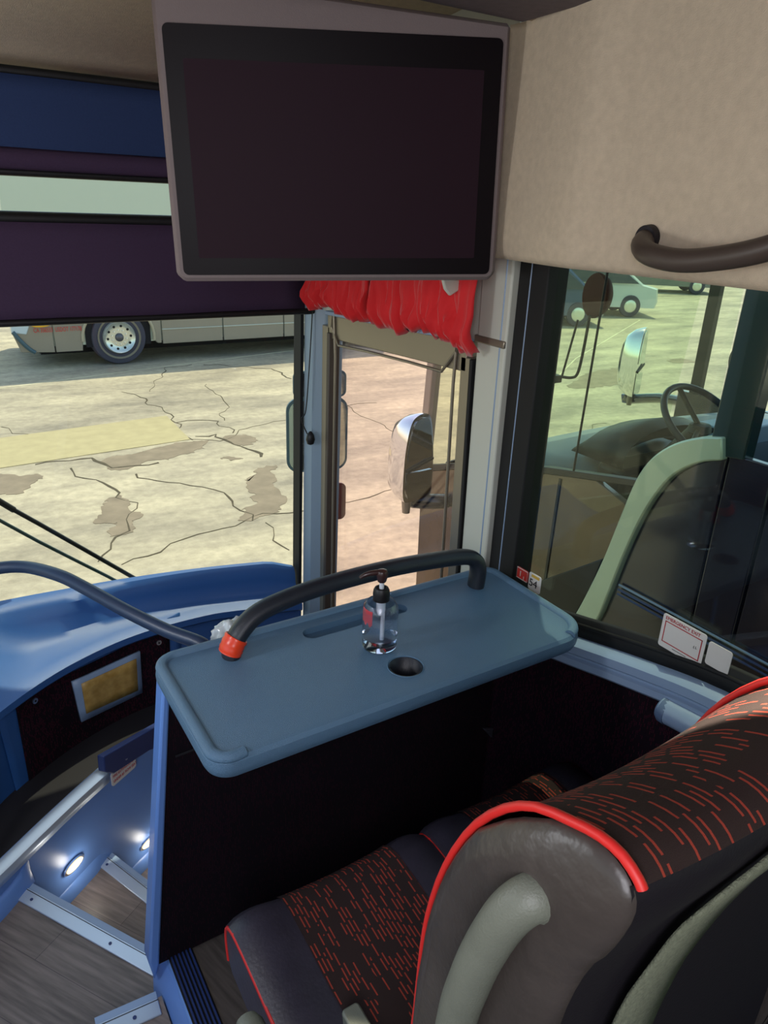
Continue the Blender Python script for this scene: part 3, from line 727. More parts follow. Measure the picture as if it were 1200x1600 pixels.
gr = tube('grab_rail', rl, .026, M['rail'], tt, 16, sm=6, flat=.8, up=(1, 0, 0))
tp = tube('tape_wrap', [(.474, y_, -.921), (.481, y_ + .001, -.905), (.492, y_ + .003, -.889)], lambda t: .0295 + .0012 * math.sin(t * 31), M['tape'], gr, 18, sm=4, flat=.86, up=(1, 0, 0))
fix(tt)

# crumpled clear bag behind the table
bm = bmesh.new(); bmesh.ops.create_icosphere(bm, subdivisions=4, radius=1)
for vv in bm.verts:
    d = 1 + .34 * noise.noise(vv.co * 2.1) + .20 * abs(noise.noise(vv.co * 5.2)) + .08 * noise.noise(vv.co * 12)
    vv.co = Vector((vv.co.x * .042 * d, vv.co.y * .03 * d, vv.co.z * .040 * d))
me = bpy.data.meshes.new('plastic_bag'); bm.to_mesh(me); bm.free(); me.shade_smooth()
ob = bpy.data.objects.new('plastic_bag', me); C.objects.link(ob); ob.location = (.522, 1.455, -.960)
bagm = mat('crinkled clear plastic', 'dfe8ea', .2, coat=.8); bagm.node_tree.nodes['Principled BSDF'].inputs['Transmission Weight'].default_value = .35
me.materials.append(bagm); tag(ob, 'crumpled clear plastic bag tucked behind the red taped rail end', 'bag')

# ---------------------------------------------------------------- pump bottle
bt = Vector((.783, 1.205, -.930))
bo = thing('pump_bottle', 'clear plastic hand sanitiser bottle with black pump standing on the table', 'bottle', bt)
clear = bpy.data.materials.new('clear bottle plastic'); clear.use_nodes = True
b = clear.node_tree.nodes['Principled BSDF']; b.inputs['Base Color'].default_value = (.95, .97, 1, 1); b.inputs['Transmission Weight'].default_value = 1; b.inputs['Roughness'].default_value = .03; b.inputs['IOR'].default_value = 1.12
gel = bpy.data.materials.new('clear gel'); gel.use_nodes = True
b = gel.node_tree.nodes['Principled BSDF']; b.inputs['Base Color'].default_value = (.86, .92, 1, 1); b.inputs['Transmission Weight'].default_value = 1; b.inputs['Roughness'].default_value = .06; b.inputs['IOR'].default_value = 1.2
shell_p = mat('filmy bottle wall', 'dde6f0', .12, coat=.5)
lathe('bottle_body', [(0, .001), (.034, .001), (.0385, .004), (.040, .010), (.040, .098), (.038, .108), (.031, .118), (.020, .123), (.017, .125), (.017, .131)], clear, bo, bt, seg=40, caps=False)
lathe('sanitiser', [(0, .003), (.0375, .005), (.0385, .010), (.0385, .030), (0, .030)], gel, bo, bt, seg=36, caps=False)
film = pane('condensation film', (.93, .95, 1), 1.0, .16, .3)
lathe('gel_film', [(.0388, .032), (.0388, .097), (.037, .106), (.031, .115)], film, bo, bt, seg=36, caps=False)
lathe('dip_tube', [(.0042, 0), (.0042, .105)], mat('milky tube', 'e9edf2', .3), bo, bt + Vector((.004, -.002, .016)), seg=12)
lathe('pump_chamber', [(.006, .085), (.010, .095), (.011, .128)], shell_p, bo, bt, seg=16)
lathe('screw_collar', [(.0185, .122), (.0190, .138), (.0185, .141), (.0180, .146), (.015, .152), (.011, .153), (.010, .150)], M['black'], bo, bt, seg=32)
pm = lathe('pump_stem', [(.0055, .148), (.0055, .172)], mat('white stem', 'd8dde4', .4), bo, bt, seg=14)
ph = lathe('pump_head', [(.007, .166), (.0095, .168), (.0125, .180), (.0135, .188), (.011, .194), (.004, .196), (0, .196)], mat('dark brown pump plastic', '3a2422', .35, coat=.3), bo, bt, seg=24)
tube('spout', [bt + Vector((.004, 0, .189)), bt + Vector((-.018, .006, .190)), bt + Vector((-.036, .012, .187)), bt + Vector((-.047, .016, .180))], lambda t: .0072 - .003 * t, ph.data.materials[0], bo, 10)
prism('red_reflection', [bt + Vector((.0386 * math.cos(a), .0386 * math.sin(a), z)) for a, z in [(math.radians(t), .108) for t in range(120, 211, 10)] + [(math.radians(t), .072 + .006 * math.sin(t)) for t in range(210, 119, -10)]], (.0001, .0001, 0), mat('translucent red tint', 'e05058', .5), bo)  # red patch paints in a reflection inside the bottle, not a printed label
fix(bo)

# ---------------------------------------------------------------- stair handrail
hr = thing('stair_handrail', 'dark blue grey handrail curving above the dashboard from the left edge to the table', 'handrail', (.05, 2.02, -2.0))
tube('rail_tube', [(-.09, 2.10, -2.0), (-.09, 2.10, -1.3), P(-55, 960, y=2.06), P(-42, 905, y=2.04), P(-8, 889, y=2.02), P(40, 886, y=1.97), P(92, 899, y=1.86), P(135, 920, y=1.77), P(200, 956, y=1.64), P(262, 986, y=1.54), P(318, 1008, y=1.46), (.46, 1.43, -1.0)], .0165, mat('slate blue rail', '2b3b55', .38, bump=.1), hr, 16)
fix(hr)

# ================================================================ seats
def ppt(x, y, z): return Vector((x, y, z))
def make_seat(dx, label, aisle=True):
    t = thing('coach_seat', label, 'seat', (dx + .59, .82, -1.85), 'front row coach seats')
    def cush(name, xa, xb, m, lift=0, parent=t, n=14, endround=True):
        prof = [(.50, -1.44), (.52, -1.385), (.60, -1.392), (.72, -1.402), (.84, -1.400), (.95, -1.388), (1.02, -1.384), (1.06, -1.392), (1.085, -1.415), (1.093, -1.45), (1.088, -1.50), (1.06, -1.535), (.98, -1.545), (.52, -1.545)]
        rows = []
        cy, cz = .80, -1.465
        for i in range(n + 1):
            u_ = i / n; x = xa + (xb - xa) * u_; s = abs(x) / .25
            bol = .014 * math.exp(-((abs(x) - .19) / .05) ** 2) - .006 * math.exp(-(x / .1) ** 2)
            k = 1.0
            if endround:
                e = max(0, (abs(x) - .215) / .035); k = 1 - .10 * e * e
            rows.append([Vector((dx + .59 + x, cy + (y - cy) * (1 - (1 - k) * .25) + lift * (1 if y > 1.07 else 0), cz + (z - cz) * k + (bol + lift if z > -1.43 else 0))) for y, z in prof])
        return grid(name, rows, m, parent, closed_u=endround, caps=endround, ang=60)
    cush('seat', -.245, .245, M['leather'], n=26)
    ins = cush('seat_insert', -.125, .150, M['cloth'], .0025, endround=False)
    for s in (-1, 1):
        pr_ = [(.50, -1.40), (.60, -1.398), (.72, -1.405), (.84, -1.402), (.95, -1.392), (1.02, -1.390), (1.055, -1.398), (1.078, -1.42), (1.083, -1.46), (1.075, -1.51)]
        tube('seat_piping', [(dx + .59 + s * .2435, y, z - .002) for y, z in pr_], .0048, M['piping'], t, 8, sm=3)
    for sx in (-.2, .2):
        for yy in (.56, .96): box('leg', (dx + .59 + sx - .02, yy - .02, -1.85), (dx + .59 + sx + .02, yy + .02, -1.54), M['shell'], t, .004)
    # backrest
    BP = [(.50, -1.40), (.485, -1.20), (.455, -1.02), (.432, -.88), (.428, -.76), (.422, -.68), (.402, -.59), (.366, -.505), (.318, -.447), (.272, -.418), (.236, -.408), (.212, -.416), (.203, -.436),
          (.212, -.48), (.232, -.54), (.245, -.62), (.252, -.75), (.262, -1.0), (.30, -1.25), (.34, -1.42)]
    XLf = lambda z: .352 + dx
    XRf = lambda z: dx + (.712 if z > -.55 else .712 + .088 * min(1, (-.55 - z) / .4))
    def back(name, u0, u1, pts, m, lift=0, closed=False, bulge=None, n=16, parent=t):
        rows = []
        for i in range(n + 1):
            u_ = u0 + (u1 - u0) * i / n; r = []
            for y, z in pts:
                x = XLf(z) + (XRf(z) - XLf(z)) * u_
                sag = math.sin(PI * max(0, min(1, u_)))
                k = max(0, min(1, (z + .70) / .25))
                yy, zz = y, z - .022 * sag * k
                # bolsters: the middle of the lower back lies a little deeper
                if z < -.6 and y > .38: yy -= .02 * sag
                if bulge: 
                    kk = bulge(i / n); cy, cz = (.325, -.56) if z > -.75 else (.36, z)
                    yy = cy + (yy - cy) * kk; zz = cz + (zz - cz) * kk
                r.append(Vector((x, yy + lift * (1 if y > .3 else -1) * .5, zz + (lift if z > -.5 else 0))))
            rows.append(r)
        return grid(name, rows, m, parent, closed_u=closed, caps=closed, ang=60)
    P2 = [(p.x, p.y) for p in cat_([(a, b, 0) for a, b in BP], 3)]
    iz = [i for i, p in enumerate(P2) if p[1] > -.424 and p[0] < .225]
    back('back_cloth', 0.0, 1.0, P2[:iz[-1] + 1], M['cloth'], 0, n=22)
    # leather cheeks outside the piping
    ck = lambda a: 1 - .34 * (1 - a) ** 2
    back('side_cheek', -.06 if aisle else -.018, .0, P2, M['leatherb'], -.004, True, ck, 8)
    back('side_cheek', 1.0, 1.04, P2, M['leatherb'], -.004, True, lambda a: 1 - .34 * a ** 2, 8)
    bk = P2[iz[-1]:] 
    back('rear_shell', -.01, 1.01, [(a + .004, b) for a, b in bk], M['shell'], 0, n=14)
    for u_ in (0.0, 1.0):
        pts = [Vector((XLf(z) + (XRf(z) - XLf(z)) * u_, y + (.003 if y > .3 else -.003), z + (.003 if z > -.5 else 0))) for y, z in P2[3:iz[-1] + 1:2] + [P2[iz[-1]]]]
        tube('back_piping', pts, .0042, M['piping'], t, 8, sm=2)
    # webbing strap across the rear
    st = [(dx + p.x, p.z) for p in (P(935, 1720, y=.252), P(975, 1600, y=.245), P(1040, 1480, y=.238), P(1105, 1390, y=.232), P(1200, 1305, y=.225), P(1300, 1250, y=.215))]
    rows = []
    def rear_y(z): 
        for (y0, z0), (y1, z1) in zip(BP[12:-1], BP[13:]):
            if z1 <= z <= z0: return y0 + (y1 - y0) * (z0 - z) / (z0 - z1)
        return .20
    cc = cat_([(a, rear_y(z) - .010, z) for a, z in st], 5)
    for i, p in enumerate(cc):
        tg = (cc[min(i + 1, len(cc) - 1)] - cc[max(i - 1, 0)]).normalized(); s = tg.cross(Vector((0, -1, 0))).normalized() * .036
        q = p + s; q.y = rear_y(q.z) - .010; q2 = p - s; q2.y = rear_y(q2.z) - .010
        rows.append([q2, p + Vector((0, -.002, 0)), q])
    grid('rear_strap', rows, M['strap'], t, thick=.004)
    # side grip
    ox = dx
    hp = [(.372, .235, -.452)] + [(p.x, p.y, p.z) for p in (P(862, 1402, x=.345), P(832, 1402, x=.330), P(795, 1428, x=.318), P(762, 1475, x=.312), P(735, 1530, x=.310), P(712, 1600, x=.312), P(690, 1740, x=.318))] + [(.345, .41, -1.02)]
    if aisle: tube('side_handle', [(ox + a, b, c) for a, b, c in hp], lambda a: .0185, M['grip'], t, 18)
    if aisle:
        tube('armrest', [(.262, .40, -1.17), (.262, .55, -1.175), (.262, .66, -1.185), (.262, .745, -1.20)], lambda q_: .022 if q_ < .95 else .017, M['grip'], t, 14, flat=.7)
    c = P(556, 1592, z=-1.345)
    bk_ = prism('belt_buckle', [(ox + c.x + a, c.y + b, -1.385) for a, b in rrect(0, -.03, .036, .09, .008)], (0, .01, .045), M['grip'], t, .004)
    fix(t)
    return t
make_seat(0, 'coach seat nearest the aisle with red piped charcoal cushion and dashed cloth')
make_seat(.494, 'coach seat beside the window, mostly hidden behind the aisle seat back', False)

wa = thing('wall_armrest', 'blue grey rounded armrest end on the side wall under the window sill', 'armrest', (1.30, .6, -1.03))
tube('armrest_body', [(1.295, .80, -1.025), (1.295, .62, -1.005), (1.295, .30, -.99)], .030, M['pale'], wa, 18, flat=1.0)
lathe('end_cap', [(0, .006), (.026, .004), (.031, -.004), (.031, -.02)], mat('slate end cap', '5f7596', .5), wa, (1.295, .803, -1.025), 'y'); fix(wa)

# ================================================================ stickers on the side window
def sticker(name, label, y0, y1, z0, z1, m, cut=False):
    x = 1.340
    t = thing(name, label, 'sticker', (x, (y0 + y1) / 2, z0))
    pts = rrect((y0 + y1) / 2, (z0 + z1) / 2, abs(y1 - y0), z1 - z0, .006)
    prism('sticker_face', [(x, a, b) for a, b in pts], (.0015, 0, 0), m, t); return t, x
YD = (0, -1, 0)
t, x = sticker('emergency_exit_sticker', 'white emergency exit sticker with a red frame low on the side window', .767, .880, -.912, -.828, M['paper'])
ink = M['redink']
text('lettering', 'EMERGENCY EXIT', .0115, (x - .0006, .873, -.8405), YD, (0, 0, 1), ink, t, sx=.98)
for a, b, c, d in ((.872, .775, -.8465, -.8445), (.872, .775, -.898, -.896), (.872, .870, -.898, -.8445), (.777, .775, -.898, -.8445)):
    box('red_frame', (x - .0008, b if b < a else a, c), (x, max(a, b), d), ink, t)
text('small_print', '( L', .008, (x - .0006, .793, -.872), YD, (0, 0, 1), M['blackink'], t)
box('small_line', (x - .0008, .806, -.9045), (x, .842, -.9035), M['blackink'], t)
fix(t)
t, x = sticker('white_sticker', 'blank white square sticker to the right of the emergency exit sticker', .704, .760, -.892, -.836, M['paper']); fix(t)
t, x = sticker('red_sticker', 'small red and white sticker in the front lower corner of the side window', 1.316, 1.362, -.960, -.925, M['redst'])
tube('white_edge', [(x - .001, 1.318, -.927), (x - .001, 1.360, -.927), (x - .001, 1.360, -.958), (x - .001, 1.318, -.958)], .0012, M['paper'], t, 6, closed=True, sm=0)
text('figure', '1', .024, (x - .0008, 1.352, -.951), YD, (0, 0, 1), M['paper'], t); text('figure', '1', .016, (x - .0008, 1.336, -.957), YD, (0, 0, 1), M['paper'], t); fix(t)
t, x = sticker('number_sticker', 'white sticker with the number 54 and a yellow band on the side window', 1.265, 1.312, -.972, -.920, M['paper'])
box('yellow_band', (x - .0008, 1.272, -.932), (x, 1.302, -.924), M['yel'], t)
text('number', '54', .032, (x - .0008, 1.309, -.960), YD, (0, 0, 1), M['blackink'], t); fix(t)

# ================================================================ wipers and mirrors of our own coach
wi = thing('wiper', 'pair of dark wiper arms lying outside the windscreen at the left edge', 'wiper', (.6, 2.97, -1.6))
tube('wiper_arm', [P(-60, 752, y=2.93), P(60, 818, y=2.95), P(192, 893, y=2.96), P(230, 915, y=2.97)], .009, M['black'], wi, 8, sm=2)
tube('wiper_arm', [P(-60, 780, y=2.93), P(60, 846, y=2.95), P(165, 899, y=2.96), P(200, 918, y=2.97)], .007, mat('dark steel', '384a4c', .4, metal=.4), wi, 8, sm=2)
tube('wiper_blade', [P(-60, 748, y=2.91), P(22, 797, y=2.93)], .012, M['rubber'], wi, 8, sm=0); fix(wi)

def mirror_unit(name, label, c, w, h, yaw, m_shell, split=None, tilt=0, lens_only=True, gmat=None, parent=None, depth=.06):
    t = thing(name, label, 'mirror', c) if parent is None else parent
    R = Matrix.Rotation(yaw, 3, 'Z') @ Matrix.Rotation(tilt, 3, 'X')
    def q(a, b, d): return Vector(c) + R @ Vector((a, d, b))
    def shell(pts, nm, d0, d1, m): 
        rows = []
        cx = sum(a for a, b in pts) / len(pts); cz = sum(b for a, b in pts) / len(pts)
        for k, d in ((.2, d1), (.7, d1 - .004), (.93, d0 + (d1 - d0) * .6), (1, d0 + (d1 - d0) * .2), (1, d0)): rows.append([q(cx + (a - cx) * k, cz + (b - cz) * k, d) for a, b in pts])
        return grid(nm, rows, m, t, closed_u=True, caps=True, uv=False)
    return t, q, shell
# our own right mirror (grey rim, two glasses) seen astride the windscreen pillar
c = P(496, 680, y=3.10)
t, q, shell = mirror_unit('exterior_mirror', 'grey rimmed two part exterior mirror astride the windscreen pillar', c, .27, .38, math.radians(-14), M['pillarb'])
mg = mat('slate mirror rim', '5b6f7c', .45)
shell(rrect(0, 0, .305, .372, .06, 6), 'main_shell', 0, .07, mg)
prism('main_glass', [q(a, b, -.001) for a, b in rrect(0, 0, .281, .348, .052, 6)], q(0, 0, -.003) - q(0, 0, 0), M['mirror'], t)
shell(rrect(.012, .252, .26, .128, .03, 6), 'wide_shell', 0, .06, mg)
prism('wide_glass', [q(a, b, -.001) for a, b in rrect(.012, .252, .24, .108, .024, 6)], q(0, 0, -.003) - q(0, 0, 0), M['mirror'], t)
tube('mirror_arm', [q(.0, .0, .06), q(.02, .25, .09), q(.02, .50, .06), q(-.05, .75, -.15), q(-.15, .9, -.4)], .02, M['black'], t, 10)
shell([(a, b) for a, b in rrect(.10, -.36, .10, .20, .03, 6)], 'lower_shell', 0, .05, mat('dark red mirror back', '6a3a38', .4)); fix(t)

# ================================================================ coach parked across the yard
fc = thing('parked_coach', 'long champagne silver coach parked across the yard seen under the shade', 'coach', (7, 15.8, G))
Y0, YB = 14.62, 17.1
def side_panel(name, pts, m, parent, dx=0, y=Y0, th=.04, bev=.01):
    return prism(name, [(a, y, b) for a, b in pts], (0, th, 0), m, parent, bev)
wx, wz, wr_ = 3.335, G + .51, .51
arch = [(wx + .66 * math.cos(a), wz + .62 * math.sin(a)) for a in [math.radians(d) for d in range(-8, 189, 12)]]
arch_r = [(x, z) for x, z in arch]
# front corner, panels either side of the wheel, long flank of separate luggage doors
side_panel('bumper_corner', [(1.62, G + .33), (2.18, G + .30), (2.16, -1.9), (1.52, -1.9), (1.50, G + .7)], M['coachp'], fc)
side_panel('front_panel', [(2.20, G + .30), (2.66, G + .30)] + [(x, z) for x, z in reversed(arch_r) if x < wx - .2] + [(wx - .2, -1.9), (2.18, -1.9)], M['coachp'], fc)
side_panel('arch_panel', [(wx - .19, -1.9)] + [(x, z) for x, z in reversed(arch_r) if x >= wx - .2] + [(wx + .72, G + .36), (wx + .80, G + .36), (wx + .80, -1.9)], M['coachp'], fc)
tube('arch_trim', [(x, Y0 - .01, z) for x, z in arch], .03, mat('champagne arch trim', 'b9ad96', .4), fc, 8, sm=0)
xx = wx + .82
for k, wd in enumerate((1.25, 1.35, 1.35, 1.3)):
    side_panel('luggage_door', [(xx, G + .34), (xx + wd - .02, G + .34), (xx + wd - .02, -1.9), (xx, -1.9)], M['coachp'], fc)
    tube('door_moulding', [(xx, Y0 - .005, G + .62), (xx + wd - .02, Y0 - .005, G + .62)], .012, M['pillar'], fc, 6, sm=0); xx += wd
side_panel('waist_panel', [(1.52, -1.89), (xx, -1.89), (xx, -1.5), (1.56, -1.5)], M['coachp'], fc)
for k in range(5):
    x0 = 1.65 + k * 1.3
    side_panel('window_pane', [(x0, -1.48), (x0 + 1.24, -1.48), (x0 + 1.24, -.62), (x0 + .05, -.62)], M['cnavy'], fc, y=Y0 + .02)
side_panel('upper_panel', [(1.62, -.60), (xx, -.60), (xx, .75), (1.9, .75), (1.66, .4)], M['coachw'], fc)
box('core', (1.75, Y0 + .05, G + .40), (xx, YB, .72), M['coachw'], fc); box('underbody', (2.0, Y0 + .5, G + .18), (xx, YB - .1, G + .42), M['dark'], fc)
box('wheel_well', (wx - .6, Y0 + .035, G + .35), (wx + .6, Y0 + .06, G + 1.1), M['dark'], fc)
wh = lathe('wheel', [(.30, -.02), (.40, -.05), (.49, -.03), (.512, .03), (.515, .22), (.46, .26), (.3, .26)], M['tyre'], fc, (wx, Y0 + .03, wz), 'y', 40, caps=False)
rm = lathe('rim_disc', [(0, .02), (.06, .02), (.20, -.005), (.255, -.02), (.285, -.055), (.30, -.035), (.31, .0)], M['rim'], wh, (wx, Y0 - .005, wz), 'y', 40)
for k in range(10):
    a = 2 * PI * k / 10 + .1
    lathe('rim_hole', [(0, -.004), (.024, -.002), (.024, .02)], M['dark'], wh, (wx + .215 * math.cos(a), Y0 - .018, wz + .215 * math.sin(a)), 'y', 10)
    lathe('lug_nut', [(0, -.03), (.014, -.028), (.018, .01)], M['chrome'], wh, (wx + .135 * math.cos(a + .3), Y0 + .005, wz + .135 * math.sin(a + .3)), 'y', 8)
lathe('hub', [(0, -.075), (.05, -.07), (.075, -.05), (.09, .02)], mat('grey hub', '6b6870', .35, metal=.5), wh, (wx, Y0 + .02, wz), 'y', 20)
lathe('tyre_mark', [(.365, -.042), (.40, -.055)], mat('scuffed tyre wall', '8d8474', .9), wh, (wx, Y0 + .026, wz), 'y', 40, caps=False)
prism('headlamp', [(1.50, Y0 - .02, -2.32), (1.74, Y0 - .02, -2.36), (1.80, Y0 - .02, -2.22), (1.72, Y0 - .02, -1.95), (1.50, Y0 - .02, -1.95)], (0, .2, 0), mat('headlamp glass', 'c8d8e4', .08, coat=1), fc, .02)
prism('indicator', [(a, Y0 - .045, b) for a, b in ell(1.98, -2.19, .16, .045)], (0, .05, 0), mat('amber indicator', 'f0b020', .25, coat=.5), fc)
tube('bumper_edge', [(1.52, Y0 - .02, -2.30), (1.62, Y0 - .03, -2.45), (1.74, Y0 - .02, -2.6), (1.84, Y0 - .02, G + .32)], .035, mat('dark teal lamp trim', '46606c', .3), fc, 8)
redc = mat('coach red lettering', 'd4302c', .6)
a_ = P(50, 521, y=Y0 - .03)
text('lettering', 'CA 356533  USDOT 177178', .115, (P(53, 522, y=Y0 - .03).x, Y0 - .03, P(53, 520, y=Y0 - .03).z), (1, 0, .0), (0, 0, 1), redc, fc, sx=.60)
fix(fc)

# ================================================================ coach parked alongside
ac = thing('adjacent_coach', 'dark coach parked alongside with silver swoosh seen through the side window', 'coach', (4.0, -1.0, G))
XA, XB_ = 2.72, 5.25
def A(px, py, x=XA): return P(px, py, x=x)
def yz(p): return (p.y, p.z)
def flank(name, pts, m, x=XA, th=.04, bev=.006): return prism(name, [(x, a, b) for a, b in pts], (th, 0, 0), m, ac, bev)
sw_l = [A(*p) for p in ((872, 968), (888, 975), (904, 958), (925, 920), (950, 868), (975, 806), (1000, 748), (1025, 714), (1060, 692), (1100, 682), (1135, 682))]
sw_r = [A(*p) for p in ((1135, 718), (1098, 722), (1060, 740), (1032, 770), (1006, 812), (980, 868), (955, 930), (938, 968), (918, 988), (890, 993), (868, 990))]
sl_, sr_ = cat_(sw_l, 4), cat_(sw_r, 4)
so_ = flank('swoosh', [yz(p) for p in sl_ + sr_], M['csilver'], XA - .03, .06, .008)
# mottled brown gloss lower front quarter
lq = [(3.74, -2.72), (3.76, -1.62), (3.2, -1.42), (2.62, -1.27), (2.30, -1.20)] + [yz(p) for p in reversed([p for p in sl_ if -1.95 < p.z < -1.22])] + [(2.30, -2.02), (2.45, -2.10), (2.5, -2.72)]
flank('front_quarter', lq, M['cbrown'])
flank('quarter_edge', [(3.76, -1.62), (3.2, -1.42), (2.62, -1.27), (2.05, -1.15), (2.05, -1.12), (2.62, -1.235), (3.2, -1.385), (3.78, -1.585)], M['black'], XA - .008, .05, .003)
flank('quarter_joint', [(2.52, -1.27), (2.535, -1.27), (2.56, -2.7), (2.545, -2.7)], M['black'], XA - .006, .01, 0)
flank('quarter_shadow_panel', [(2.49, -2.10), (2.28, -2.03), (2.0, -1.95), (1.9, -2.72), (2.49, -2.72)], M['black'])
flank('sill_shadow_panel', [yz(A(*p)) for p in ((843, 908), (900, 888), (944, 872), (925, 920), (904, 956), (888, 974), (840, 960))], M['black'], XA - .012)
# dark panels behind the swoosh
pn = [yz(p) for p in sr_ if p.z < -.9 and p.z > -1.95]
flank('flank_panel', [(1.655, -.885)] + pn + [(2.1, -2.05), (2.1, -2.72), (1.655, -2.72)], M['cnavy'], XA + .004)
ya = 1.645
for k, wd in enumerate((.20, .95, 1.2, 1.2, 1.2, 1.2, 1.2, 1.2, 1.2)):
    flank('flank_panel', [(ya, -2.72), (ya, -.87), (ya - wd + .008, -.87), (ya - wd + .008, -2.72)], M['cnavy'], XA + (.0, .01)[k % 2]); ya -= wd
    if k: flank('side_pane', [(ya + .03, -.85), (ya + .03, .42), (ya + wd - .03, .42), (ya + wd - .03, -.85)], M['cglass'], XA + .01, .005, 0)
flank('pillar', [(1.58, -.88), (1.74, -.90), (1.72, .5), (1.56, .5)], mat('dark teal coach pillar', '16343c', .2, coat=.5), XA - .005, .07)
for k in range(3): tube('moulding', [(XA - .01, 2.05, -1.66 - k * .025), (XA - .01, -8, -1.62 - k * .025)], .006, M['navy'] if k else M['pale'], ac, 6, sm=0)
flank('driver_pane', [(1.75, -.9), (2.0, -1.02), (2.3, -1.19), (2.62, -1.25), (3.2, -1.40), (3.74, -1.60), (3.62, .4), (1.75, .4)], M['cglass'], XA + .01, .005, 0)
tube('driver_pane_split', [(XA, 2.45, -1.22), (XA, 2.40, .4)], .006, M['black'], ac, 6, sm=0)
flank('front_post', [(3.72, -1.62), (3.79, -1.62), (3.66, .45), (3.60, .45)], mat('bronze coach post', 'a08c80', .4), XA - .02, .07)
box('roof', (XA, -8.5, .42), (XB_, 3.7, .62), M['cnavy'], ac, .03)
prism('front_skirt', [(XA + .02, 3.76, -2.72), (XA + .02, 3.80, -1.62), (3.3, 3.90, -1.62), (4.7, 3.90, -1.62), (XB_, 3.78, -1.62), (XB_, 3.74, -2.72)], (0, -.04, 0), M['cbrown'], ac) if False else box('front_skirt', (XA + .03, 3.72, -2.72), (XB_, 3.80, -1.62), M['cbrown'], ac, .02)
prism('front_pane', [(XA + .05, 3.76, -1.60), (XB_ - .03, 3.76, -1.60), (XB_ - .03, 3.62, .4), (XA + .05, 3.62, .4)], (0, .005, 0), M['cglass'], ac)
box('far_flank', (XB_, -8.5, -2.72), (XB_ + .05, 3.74, -1.30), M['cnavy'], ac)
for y in (3.55, 1.6, .2, -1.4, -3, -4.6, -6.2, -7.8): box('far_post', (XB_, y, -1.3), (XB_ + .05, y + .09, .45), M['black'], ac)
box('cabin_floor', (XA + .05, -8.5, -2.0), (XB_, 3.7, -1.94), M['dark'], ac)
box('cockpit_bulkhead', (XA + .10, .55, -1.94), (XB_, .6, -1.0), M['dark'], ac)
# dash top with instrument hood
dt = []
for y, z in ((3.66, -1.64), (3.6, -1.50), (3.3, -1.36), (2.95, -1.28), (2.66, -1.26), (2.60, -1.30), (2.58, -1.5), (2.6, -1.94)):
    dt.append([Vector((x, y + .05 * math.sin((x - 2.8) * 1.3), z - .02 * ((x - 4.0) / 1.2) ** 2)) for x in [2.80 + 2.40 * k / 10 for k in range(11)]])
grid('dash_top', dt, M['cdash'], ac, uv=False, thick=.01)
hc = P(975, 700, x=3.15)
rows = []
for k in range(13):
    a = PI * k / 12; rows.append([Vector((3.42 - .36 * math.cos(a), 2.45 + d, -1.24 + 1.3 * hgt * math.sin(a) ** .7)) for d, hgt in ((.34, .02), (.25, .12), (.05, .17), (-.02, .15), (.02, .10), (.2, .04))])
grid('instrument_hood', rows, M['black'], ac, uv=False, thick=.01)
box('instrument_panel', (3.08, 2.42, -1.94), (3.78, 2.62, -1.25), M['black'], ac, .03)
box('dash_box', (4.1, 2.5, -1.30), (4.6, 2.75, -1.18), M['pale'], ac, .01)
# steering wheel
scn = P(1100, 662, x=3.24); ax = (Vector((0, .62, -.78))).normalized(); e1 = Vector((1, 0, 0)); e2 = ax.cross(e1)
swh = tube('steering_wheel', [scn + (e1 * math.cos(a) + e2 * math.sin(a)) * .235 for a in [2 * PI * k / 36 for k in range(36)]], .017, mat('dark blue wheel rim', '1a2238', .35), ac, 12, closed=True, sm=0)
lathe('wheel_boss', [(0, .02), (.05, .015), (.06, -.02), (.02, -.05)], M['black'], swh, scn + ax * .03)
for a in (.5, PI - .5, 1.5 * PI): tube('spoke', [scn + ax * .03, scn + (e1 * math.cos(a) + e2 * math.sin(a)) * .23], .013, M['black'], swh, 8, sm=0)
tube('steering_column', [scn + ax * .05, scn + ax * .6], .04, M['black'], ac, 12, sm=0)
# driver's seat and cross bar
box('driver_seat_base', (3.05, 1.15, -1.94), (3.55, 1.65, -1.45), M['shell'], ac, .04)
box('side_console', (2.95, 1.50, -.86), (3.75, 1.60, -.62), mat('dark blue console', '1b2440', .3, coat=.4), ac, .015)
tube('reflection_stripe', [(2.97, 1.495, -.735), (3.74, 1.495, -.745)], .018, mat('bright blue stripe', '3f74c8', .3), ac, 8, sm=0, flat=1.0)  # blue stripe paints in a reflection of the viewing coach's interior
tube('support_arm', [P(1190, 590, x=3.5), P(1180, 555, x=3.45), P(1165, 540, x=3.4), P(1150, 560, x=3.38), P(1150, 590, x=3.36)], .032, M['shell'], ac, 12)
fix(ac)

